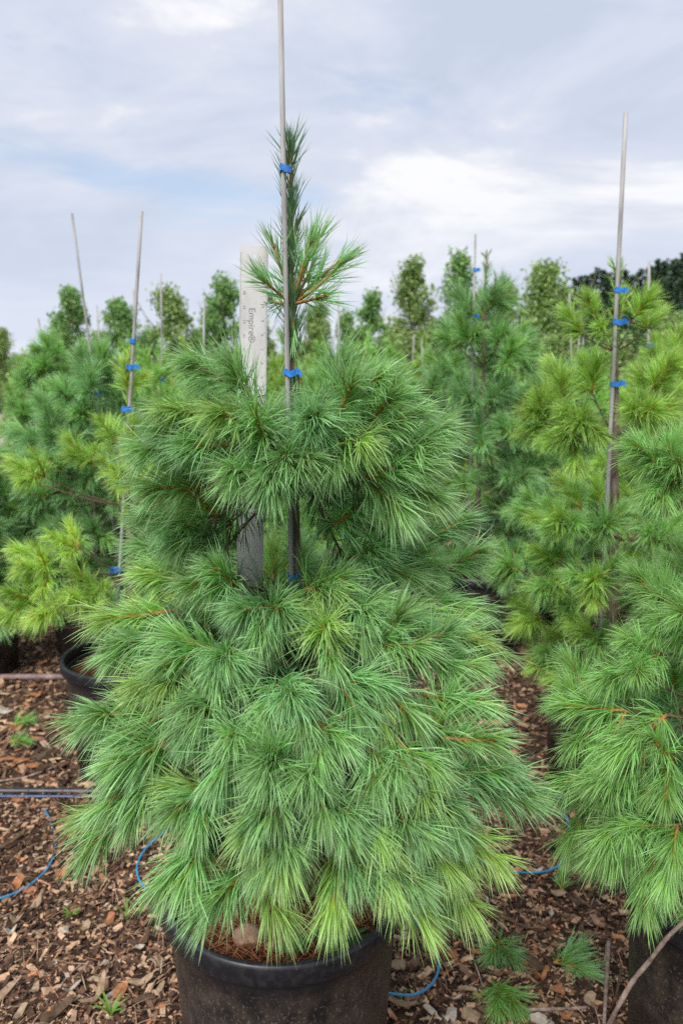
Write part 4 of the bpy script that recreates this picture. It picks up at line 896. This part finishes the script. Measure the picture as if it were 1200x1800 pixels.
def spruce_mesh(seed, mat):
    rg = np.random.default_rng(seed); g = Geo(); n = 0
    for zz in np.linspace(0.04, 0.985, 34):
        rr = 0.26 * (1 - zz) ** 0.75 * rg.uniform(0.75, 1.15) + 0.012; nb = int(6 + 9 * (1 - zz))
        for q in range(nb):
            a = rg.uniform(0, 6.283); r2 = rr * rg.uniform(0.55, 1.15); h = np.array((math.cos(a), math.sin(a), 0)); s = np.array((-math.sin(a), math.cos(a), 0)); p0 = np.array((0, 0, zz))
            for k in range(5):
                u0 = 0.15 + 0.17 * k; p = p0 + h * r2 * u0 + np.array((0, 0, 0.03 * u0 - 0.07 * u0 * r2 / 0.26)) + rg.normal(0, 0.008, 3); d = unit(h + s * rg.normal(0, 0.6) + np.array((0, 0, rg.normal(-0.15, 0.25)))) * 0.055; w_ = unit(np.cross(d, rg.normal(0, 1, 3))) * 0.014
                g.add([p, p + d * 0.5 - w_, p + d, p + d * 0.5 + w_], [(0, 1, 2, 3)], along=0.5, rnd=rg.uniform(0.12, 1.0), fresh=0.0)
    return g.mesh('crown', [M[mat]])
SPM = [spruce_mesh(300 + k, 'needle_dark') for k in range(3)]; SPT = trunk_mesh(1.0, 0.016, 0.002, np.random.default_rng(2))
SPR = [(916, 560, 62), (938, 545, 64), (964, 530, 66), (990, 520, 60), (1008, 500, 64), (1028, 496, 62), (1046, 488, 66), (1066, 494, 61), (1084, 490, 65), (1104, 497, 62), (1122, 487, 60), (1140, 482, 66), (1150, 473, 61), (1166, 478, 64), (1180, 466, 58), (1198, 462, 62), (1216, 458, 64), (1240, 456, 60), (1268, 450, 62), (1010, 540, 57), (1075, 530, 57), (1130, 520, 56), (1190, 505, 56)]
ORD = ['first', 'second', 'third', 'fourth', 'fifth', 'sixth', 'seventh', 'eighth', 'ninth', 'tenth', 'eleventh', 'twelfth', 'thirteenth', 'fourteenth', 'fifteenth', 'sixteenth', 'seventeenth', 'eighteenth', 'nineteenth']
SPL = ['dark conifer of the far wood, %s in its back row from the left' % w_ for w_ in ORD] + ['lower dark conifer before the far wood, %s from the left' % w_ for w_ in ORD[:4]]
for k, (px, py, d) in enumerate(SPR):
    h = at(px, py - 12, d)[2]
    o = tag(empty('spruce_tree', (X(px, d, 3), d, 0), k * 1.3), SPL[k], 'tree', 'dark conifers of the far wood'); o.scale = (h * 0.95, h * 0.95, h)
    link('trunk', SPT, o); q = link('crown', SPM[k % 3], o); q['kind'] = 'stuff'

# ------------------------------------------------------------------ pipes and drip tubes
def gp(px, py, z=0.008): return gr(px, py, z)
def pipe(name, P, r, mat, label, cat, n=10, k=6):
    P = smooth_path(P, k); c = P[0].copy(); return tag(link(name, tube_mesh(name, P - c, r, [M[mat]], n), None, tuple(c)), label, cat)
pipe('irrigation_pipe', [(-2.2, 2.57, 0.012), (-1.4, 2.555, 0.012), (-0.9, 2.55, 0.012), (-0.5, 2.54, 0.012), (0.0, 2.53, 0.012), (0.42, 2.36, 0.012)], 0.0125, 'pipe', 'black irrigation pipe lying on the mulch, on the left', 'pipe')
pipe('irrigation_pipe', [(-2.2, 2.54, 0.009), (-1.4, 2.525, 0.009), (-0.9, 2.52, 0.009), (-0.5, 2.51, 0.009), (0.1, 2.48, 0.009)], 0.0075, 'pipe_blue', 'dark blue hose lying along the black irrigation pipe', 'pipe')
pipe('irrigation_pipe', [(-3.0, 3.62, 0.014), (-1.8, 3.60, 0.014), (-1.2, 3.60, 0.014), (-0.6, 3.58, 0.014), (0.1, 3.6, 0.014)], 0.015, 'pipe_dust', 'dusty pinkish grey pipe behind the second row pot on the left', 'pipe')
def drip(px, label): pipe('drip_tube', [gp(a, b, c) for a, b, c in px], 0.0034, 'tube', label, 'tube', 8, 7)
drip([(76, 1418, 0.012), (84, 1432, 0.02), (95, 1458, 0.016), (98, 1488, 0.010), (88, 1520, 0.010), (66, 1545, 0.010), (35, 1566, 0.010), (-10, 1582, 0.012), (-60, 1590, 0.01)], 'bright blue drip tube curving down at the left edge')
drip([(330, 1425, 0.02), (285, 1466, 0.03), (262, 1485, 0.02), (246, 1508, 0.012), (241, 1530, 0.010), (248, 1552, 0.012), (265, 1565, 0.02), (300, 1572, 0.03)], 'bright blue drip tube looping to the left side of the front pot')
drip([(968, 1380, 0.012), (978, 1400, 0.02), (992, 1430, 0.022), (1002, 1465, 0.018), (998, 1498, 0.012), (980, 1522, 0.010), (950, 1533, 0.010), (910, 1533, 0.012), (875, 1526, 0.012), (830, 1510, 0.014)], 'bright blue drip tube arching on the mulch between the two front pots')
drip([(705, 1600, 0.03), (724, 1614, 0.03), (752, 1648, 0.022), (768, 1680, 0.014), (770, 1706, 0.012), (756, 1732, 0.012), (728, 1748, 0.012), (690, 1747, 0.014), (640, 1738, 0.014)], 'bright blue drip tube curling round the right of the front pot')
# ------------------------------------------------------------------ single pieces on the mulch
def ground_pt(px, py, up=0.0):
    p = gr(px, py); p[2] = gh(p[0], p[1]); q = gr(px, py, p[2] + up); q[2] = gh(q[0], q[1]) + up; return q
def flake(px, py, ln, wd, ang, mat, label, seed, cat='wood chip', name='wood_chip', tilt=0.18, round_=False, th=0.004, group='large chips on the mulch'):
    """one big irregular chip: ln, wd in metres, ang = direction seen from above"""
    rg = np.random.default_rng(seed); k = 12 if round_ else 9; L, W = ln / 2, wd / 2
    if round_: a = np.arange(k) * 6.283 / k; xy = np.stack([L * np.cos(a), W * np.sin(a)], -1) * rg.uniform(0.78, 1.1, (k, 1))
    else: xy = np.array([(-L, -W), (-L * 0.3, -W * 1.05), (L * 0.4, -W * 0.95), (L, -W * 0.7), (L * 1.05, W * 0.3), (L * 0.8, W), (0, W * 1.05), (-L * 0.6, W * 0.9), (-L * 1.05, W * 0.2)]) * rg.uniform(0.85, 1.12, (k, 2))
    z = rg.normal(0, 0.10, k) * wd + 1.2 * xy[:, 0] ** 2 * rg.uniform(-1, 2) / max(ln, 0.02)
    V = [(x, y, q + th) for (x, y), q in zip(xy, z)] + [(x * 0.96, y * 0.96, q) for (x, y), q in zip(xy, z)] + [(0, 0, th * 1.25 + 0.06 * wd)]
    T = [(i, (i + 1) % k, 2 * k) for i in range(k)]; Q = [(i, k + i, k + (i + 1) % k, (i + 1) % k) for i in range(k)]
    me = mesh(name, V, Q, T, [M[mat]], False)
    p = ground_pt(px, py, 0.012)
    return tag(link(name, me, None, tuple(p), (rg.normal(0, tilt), rg.normal(0, tilt), R(ang))), label, cat, group)
FL = [ # px, py, length, width, angle, material, round, label
 (110, 1538, 0.040, 0.036, 20, 'chip_orange', True, 'round orange bark chip right of the blue tube end at the left'),
 (26, 1560, 0.042, 0.030, 50, 'chip_orange', False, 'orange chip tucked behind the blue drip tube at the left edge'),
 (54, 1566, 0.036, 0.024, -20, 'chip_orange', False, 'orange chip just right of the one touching the left blue tube'),
 (65, 1593, 0.052, 0.020, 68, 'chip_tan', False, 'upright looking tan splinter under the left blue tube'),
 (110, 1563, 0.022, 0.016, 0, 'chip_tan', False, 'small tan chip below the round orange chip'),
 (20, 1641, 0.034, 0.026, 20, 'chip_pale', False, 'pale squarish chip close to the left edge'),
 (29, 1620, 0.036, 0.024, 10, 'chip_tan', False, 'tan chip above the pale squarish chip'),
 (112, 1636, 0.026, 0.020, 15, 'chip_pale', False, 'pale cream chip beside the bright green sprout'),
 (72, 1640, 0.028, 0.018, 80, 'chip_tan', False, 'tan chip between the pale squarish chip and the cream chip'),
 (193, 1620, 0.040, 0.022, 80, 'chip_orange', False, 'orange brown bark flake left of the grass tuft'),
 (149, 1632, 0.030, 0.022, 60, 'chip_tan', False, 'tan chip right below the bright green sprout'),
 (210, 1745, 0.048, 0.026, 75, 'chip_orange', False, 'reddish bark piece near the bottom left of the front pot'),
 (276, 1688, 0.038, 0.022, -30, 'chip_tan', False, 'yellowish chip close to the left wall of the front pot'),
 (172, 1755, 0.085, 0.018, 52, 'chip_tan', False, 'long curved tan wood strip at the bottom left'),
 (172, 1722, 0.055, 0.016, -18, 'chip_tan', False, 'bent tan strip at the upper end of the long curved one'),
 (248, 1727, 0.058, 0.018, 10, 'chip_tan', False, 'flat tan strip lying sideways left of the front pot'),
 (281, 1740, 0.055, 0.015, 86, 'chip_tan', False, 'tan strip pointing at the camera beside the front pot'),
 (255, 1755, 0.050, 0.016, 18, 'chip_dark', False, 'dark weathered strip below the sideways tan one'),
 (250, 1657, 0.060, 0.018, 15, 'chip_dark', False, 'dark grey strip under the grass tuft'),
 (195, 1750, 0.045, 0.013, 70, 'chip_pale', False, 'pale sliver left of the reddish bark piece'),
 (10, 1745, 0.075, 0.020, 74, 'chip_tan', False, 'long tan splinter leaning at the bottom left corner'),
 (35, 1783, 0.038, 0.016, 70, 'chip_tan', False, 'short tan splinter right of the corner splinter'),
 (100, 1780, 0.085, 0.024, 45, 'chip_dark', False, 'broad brown bark strip at the bottom left'),
 (123, 1742, 0.050, 0.011, 52, 'chip_pale', False, 'thin cream sliver above the broad brown bark strip'),
 (62, 1743, 0.026, 0.020, 80, 'chip_tan', False, 'blocky tan chip beside the corner splinters'),
 (184, 1693, 0.024, 0.014, 0, 'chip_pale', False, 'little whitish chip in the dark soil at the lower left'),
 (246, 1667, 0.024, 0.013, 0, 'chip_pale', False, 'whitish chip under the dark grey strip'),
 (764, 1671, 0.036, 0.034, 0, 'chip_orange', True, 'round rusty chip lying over the blue tube right of the front pot'),
 (792, 1677, 0.032, 0.026, -30, 'chip_orange', False, 'orange chip right of the rusty chip on the blue tube'),
 (834, 1673, 0.045, 0.018, -20, 'chip_orange', False, 'rusty curled flake beside the upper fallen pine sprig'),
 (700, 1698, 0.036, 0.026, -10, 'chip_tan', False, 'tan chip inside the loop of the right blue tube'),
 (710, 1640, 0.022, 0.018, 60, 'chip_pale', False, 'pale chip at the shadowed foot of the front pot'),
 (760, 1779, 0.052, 0.014, -50, 'chip_pale', False, 'grey white splinter at the bottom right of the front pot'),
 (793, 1783, 0.050, 0.026, 70, 'chip_pale', False, 'broad white chip at the bottom, right of the grey white splinter'),
 (830, 1788, 0.050, 0.034, -30, 'chip_tan', False, 'cracked buff chip left of the lower pine sprig'),
 (705, 1766, 0.075, 0.013, -14, 'chip_tan', False, 'tan stick like chip under the right blue tube'),
 (818, 1738, 0.060, 0.010, -12, 'chip_tan', False, 'thin tan stick chip left of the lower pine sprig'),
 (880, 1628, 0.020, 0.016, 0, 'chip_tan', False, 'tiny tan knot beside the top of the upper sprig'),
 (980, 1738, 0.040, 0.024, -60, 'chip_orange', True, 'bright orange oval chip below the fallen sprig on the right'),
 (944, 1700, 0.052, 0.030, -65, 'chip_dark', False, 'dark reddish slab left of the fallen sprig'),
 (902, 1768, 0.046, 0.028, 85, 'chip_orange', True, 'orange oval leaf like chip against the lower sprig'),
 (994, 1789, 0.032, 0.018, -15, 'chip_orange', False, 'orange chip at the bottom edge under the pale stick'),
 (950, 1723, 0.040, 0.022, 25, 'chip_orange', False, 'rust brown flake under the dark reddish slab'),
 (1035, 1758, 0.034, 0.022, 40, 'chip_tan', False, 'tan chip beside the long bare twig'),
 (956, 1796, 0.062, 0.028, -12, 'chip_pale', False, 'whitish slab cut by the bottom edge'),
 (978, 1572, 0.044, 0.022, 5, 'chip_tan', False, 'tan wedge chip at the foot of the small seedling'),
 (1004, 1580, 0.050, 0.014, -55, 'chip_dark', False, 'brown strip right of the tan wedge chip'),
 (875, 1640, 0.040, 0.018, 55, 'chip_dark', False, 'brown bark strip under the thick dark stick'),
 (944, 1532, 0.030, 0.018, 0, 'chip_pale', False, 'bone white chip beside the right blue tube'),
 (868, 1500, 0.044, 0.013, 70, 'chip_tan', False, 'tan splinter standing up left of the right blue tube'),
 (886, 1493, 0.050, 0.014, -8, 'chip_tan', False, 'tan splinter lying flat left of the right blue tube'),
 (36, 1336, 0.055, 0.040, 20, 'chip_orange', False, 'orange flake above the black irrigation pipe'),
 (62, 1345, 0.060, 0.034, 0, 'chip_orange', False, 'red brown flake above the black irrigation pipe'),
 (12, 1333, 0.070, 0.030, 25, 'chip_orange', False, 'rusty flake at the left edge above the irrigation pipe'),
 (32, 1408, 0.040, 0.022, 0, 'chip_orange', False, 'orange chip right under the black irrigation pipe'),
 (30, 1282, 0.060, 0.036, 10, 'chip_orange', False, 'pinkish orange flake beside the green sprigs at the left'),
 (8, 1252, 0.080, 0.050, -20, 'chip_pale', False, 'grey pale slab at the left edge behind the sprigs'),
 (70, 1222, 0.070, 0.040, 0, 'chip_orange', False, 'orange flake near the left pot and the dusty pipe'),
]
for k, (px, py, ln, wd, an, mt, rd, lb) in enumerate(FL): flake(px, py, ln, wd, an, mt, lb, 400 + k, round_=rd)
def stick(P, r0, r1, mat, label, name='twig', cat='twig', kn=0.25, group=None):
    P = smooth_path(P, 6); rg = np.random.default_rng(len(label)); rad = np.linspace(r0, r1, len(P)) * (1 + kn * 0.5 * rg.uniform(-1, 1, len(P)))
    c = P[0].copy(); return tag(link(name, tube_mesh(name, P - c, rad, [M[mat]], 8), None, tuple(c)), label, cat, group)
G = lambda px, py, up=0.010: ground_pt(px, py, up)
p1 = at(1210, 1612, 1.12)
stick([G(1040, 1860, 0.02), at(1072, 1796, 1.22), at(1108, 1730, 1.18), at(1140, 1690, 1.155), at(1172, 1648, 1.13), p1], 0.0046, 0.0034, 'twig', 'long bare pale twig leaning across the pot in the bottom right corner')
stick([G(920, 1775, .016), G(960, 1774, .016), G(1000, 1773, .016), G(1032, 1771, .014)], 0.0042, 0.0036, 'twig', 'straight pale stick lying level near the bottom right')
stick([G(840, 1595), G(880, 1610), G(915, 1626), G(952, 1634)], 0.0062, 0.003, 'branch', 'thick dark brown stick right of the front pot')
stick([G(1038, 1752), G(1046, 1775), G(1054, 1800)], 0.002, 0.0016, 'twig', 'thin white twig beside the level pale stick')
stick([G(990, 1776), G(1010, 1782), G(1030, 1796)], 0.0028, 0.002, 'chip_tan', 'thin tan twig under the level pale stick')
stick([at(1074, 1660, 1.27) * (1, 1, 0) + (0, 0, 0.02), G(1068, 1668, 0.03), G(1064, 1690, 0.012)], 0.004, 0.006, 'twig', 'short knobbly stick at the foot of the bottom right pot')
stick([G(1010, 1574), G(1030, 1590), G(1055, 1608)], 0.006, 0.003, 'branch', 'dark stick pointing at the bottom right pot')
stick([G(-10, 1374), G(50, 1364), G(120, 1338)], 0.004, 0.003, 'twig', 'thin grey stick lying above the irrigation pipe at the left')
stick([G(-10, 1495), G(20, 1480), G(46, 1460)], 0.008, 0.006, 'branch', 'thick weathered stick inside the bend of the left blue tube')
stick([G(718, 1630), G(730, 1660), G(742, 1694)], 0.0024, 0.002, 'branch', 'thin dark twig inside the right blue tube loop')
stick([G(1090, 1705), G(1086, 1730), G(1080, 1760)], 0.004, 0.003, 'branch', 'short brown stick beside the long bare twig')
stick([G(80, 1762), G(100, 1740), G(128, 1708), G(150, 1690)], 0.0022, 0.0015, 'twig', 'thin straw twig at the lower left')

# fine slivers, dry needles and straw on the mulch
rg = np.random.default_rng(77); n = 9000
y = rg.uniform(1.15, 4.2, n) ** 1.0; x = rg.uniform(-1, 1, n) * (0.52 * y + 0.2); a = rg.uniform(0, 6.283, n); ln = rg.uniform(0.012, 0.05, n) * rg.uniform(0.5, 1, n); wd = rg.uniform(0.0004, 0.0013, n)
z = gh(x, y) + rg.uniform(0.006, 0.022, n); d = np.stack([np.cos(a), np.sin(a), rg.normal(0, 0.18, n)], -1) * ln[:, None]; s = np.stack([-np.sin(a), np.cos(a), 0 * a], -1) * wd[:, None]; c = np.stack([x, y, z], -1)
V = np.stack([c - d - s * 0.5, c - d + s * 0.5, c + s + (0, 0, 0.002), c - s + (0, 0, 0.002), c + d + s * 0.5, c + d - s * 0.5], 1).reshape(-1, 3); o_ = np.arange(n)[:, None] * 6
tag(link('straw_litter', mesh('straw_litter', V, np.concatenate([o_ + np.array([[0, 1, 2, 3]]), o_ + np.array([[3, 2, 4, 5]])]), None, [M['chips']], False, {'rnd': np.repeat(rg.uniform(0.1, 1, n), 6)})),
    'fine dry slivers and straw strewn over the wood chips', 'litter', kind='stuff')

# fallen sprigs and seedlings
SB = np.random.default_rng(91)
def sprig(px, py, az, label, L=0.06, mat='needle_blue', nf=46, elev=4, nl=0.075, grav=0.12, n=1):
    p = ground_pt(px, py, 0.014); root = tag(empty('pine_sprig', tuple(p)), label, 'sprig')
    for k in range(n):
        a = R(az + (k - (n - 1) / 2) * 38); e = R(elev); d = np.array((math.cos(a) * math.cos(e), math.sin(a) * math.cos(e), math.sin(e)))
        st, nd = shoot_geo(SB, d, L, nl, nf, grav, 0.0016, 0.05, th0=48, th1=14)
        V = nd[0]; V[:, 2] = np.maximum(V[:, 2], -0.006 + 0.002 * SB.uniform(size=len(V)))
        o = link('stem', stem_mesh(st), root); link('needles', needle_mesh((V,) + nd[1:], mat), root)['kind'] = 'stuff'
sprig(972, 1692, 2, 'dark green pine sprig fallen on the mulch, pointing right at the corner pot', 0.07, 'needle_deep', nl=0.088, n=2)
sprig(878, 1652, -97, 'upper of two fallen pine sprigs right of the blue tube loop', 0.06, nl=0.095, n=2)
sprig(874, 1728, -88, 'lower of two fallen pine sprigs, at the bottom edge', 0.07, 'needle_near', 60, nl=0.10, n=2)
sprig(986, 1565, 75, 'small green pine seedling right beside the arching blue tube', 0.04, 'needle_near', 30, 55, 0.055)
sprig(18, 1275, 20, 'blurred green sprig on the mulch at the left edge above the pipe', 0.07, 'needle_near', 40, 10)
sprig(14, 1305, 10, 'second blurred green sprig at the left edge, nearer the pipe', 0.06, 'needle_near', 36, 8)
sprig(985, 1480, 230, 'low dark pine shoot under the arch of the right blue tube', 0.05, 'needle_dark', 30, 10)
def grass(px, py, nb, hgt, label, seed, spread=0.5, wd=0.0022):
    rg = np.random.default_rng(seed); p = ground_pt(px, py, 0.002); root = tag(empty('grass_tuft', tuple(p)), label, 'grass tuft')
    for k in range(nb):
        a = rg.uniform(0, 6.283); h = hgt * rg.uniform(0.5, 1.0); hh = np.array((math.cos(a), math.sin(a), 0)) * spread * h
        link('blade', leaf_blade([hh * 0.02, hh * 0.3 + (0, 0, h * 0.55), hh + (0, 0, h * rg.uniform(0.75, 1))], wd, 'grass', 'blade', 0.3), root)
grass(224, 1622, 9, 0.075, 'thin grass tuft left of the front pot', 1, 0.6, 0.0016)
grass(245, 1612, 5, 0.07, 'spindly grass leaning towards the front pot', 2, 1.0, 0.0018)
grass(126, 1616, 9, 0.045, 'bright green sprout among the chips at the lower left', 3, 0.9, 0.0030)
grass(196, 1790, 9, 0.055, 'green sprout at the bottom edge left of the front pot', 4, 0.9, 0.0034)
grass(704, 1762, 4, 0.06, 'few green blades by the right blue tube', 5, 0.6, 0.0014)
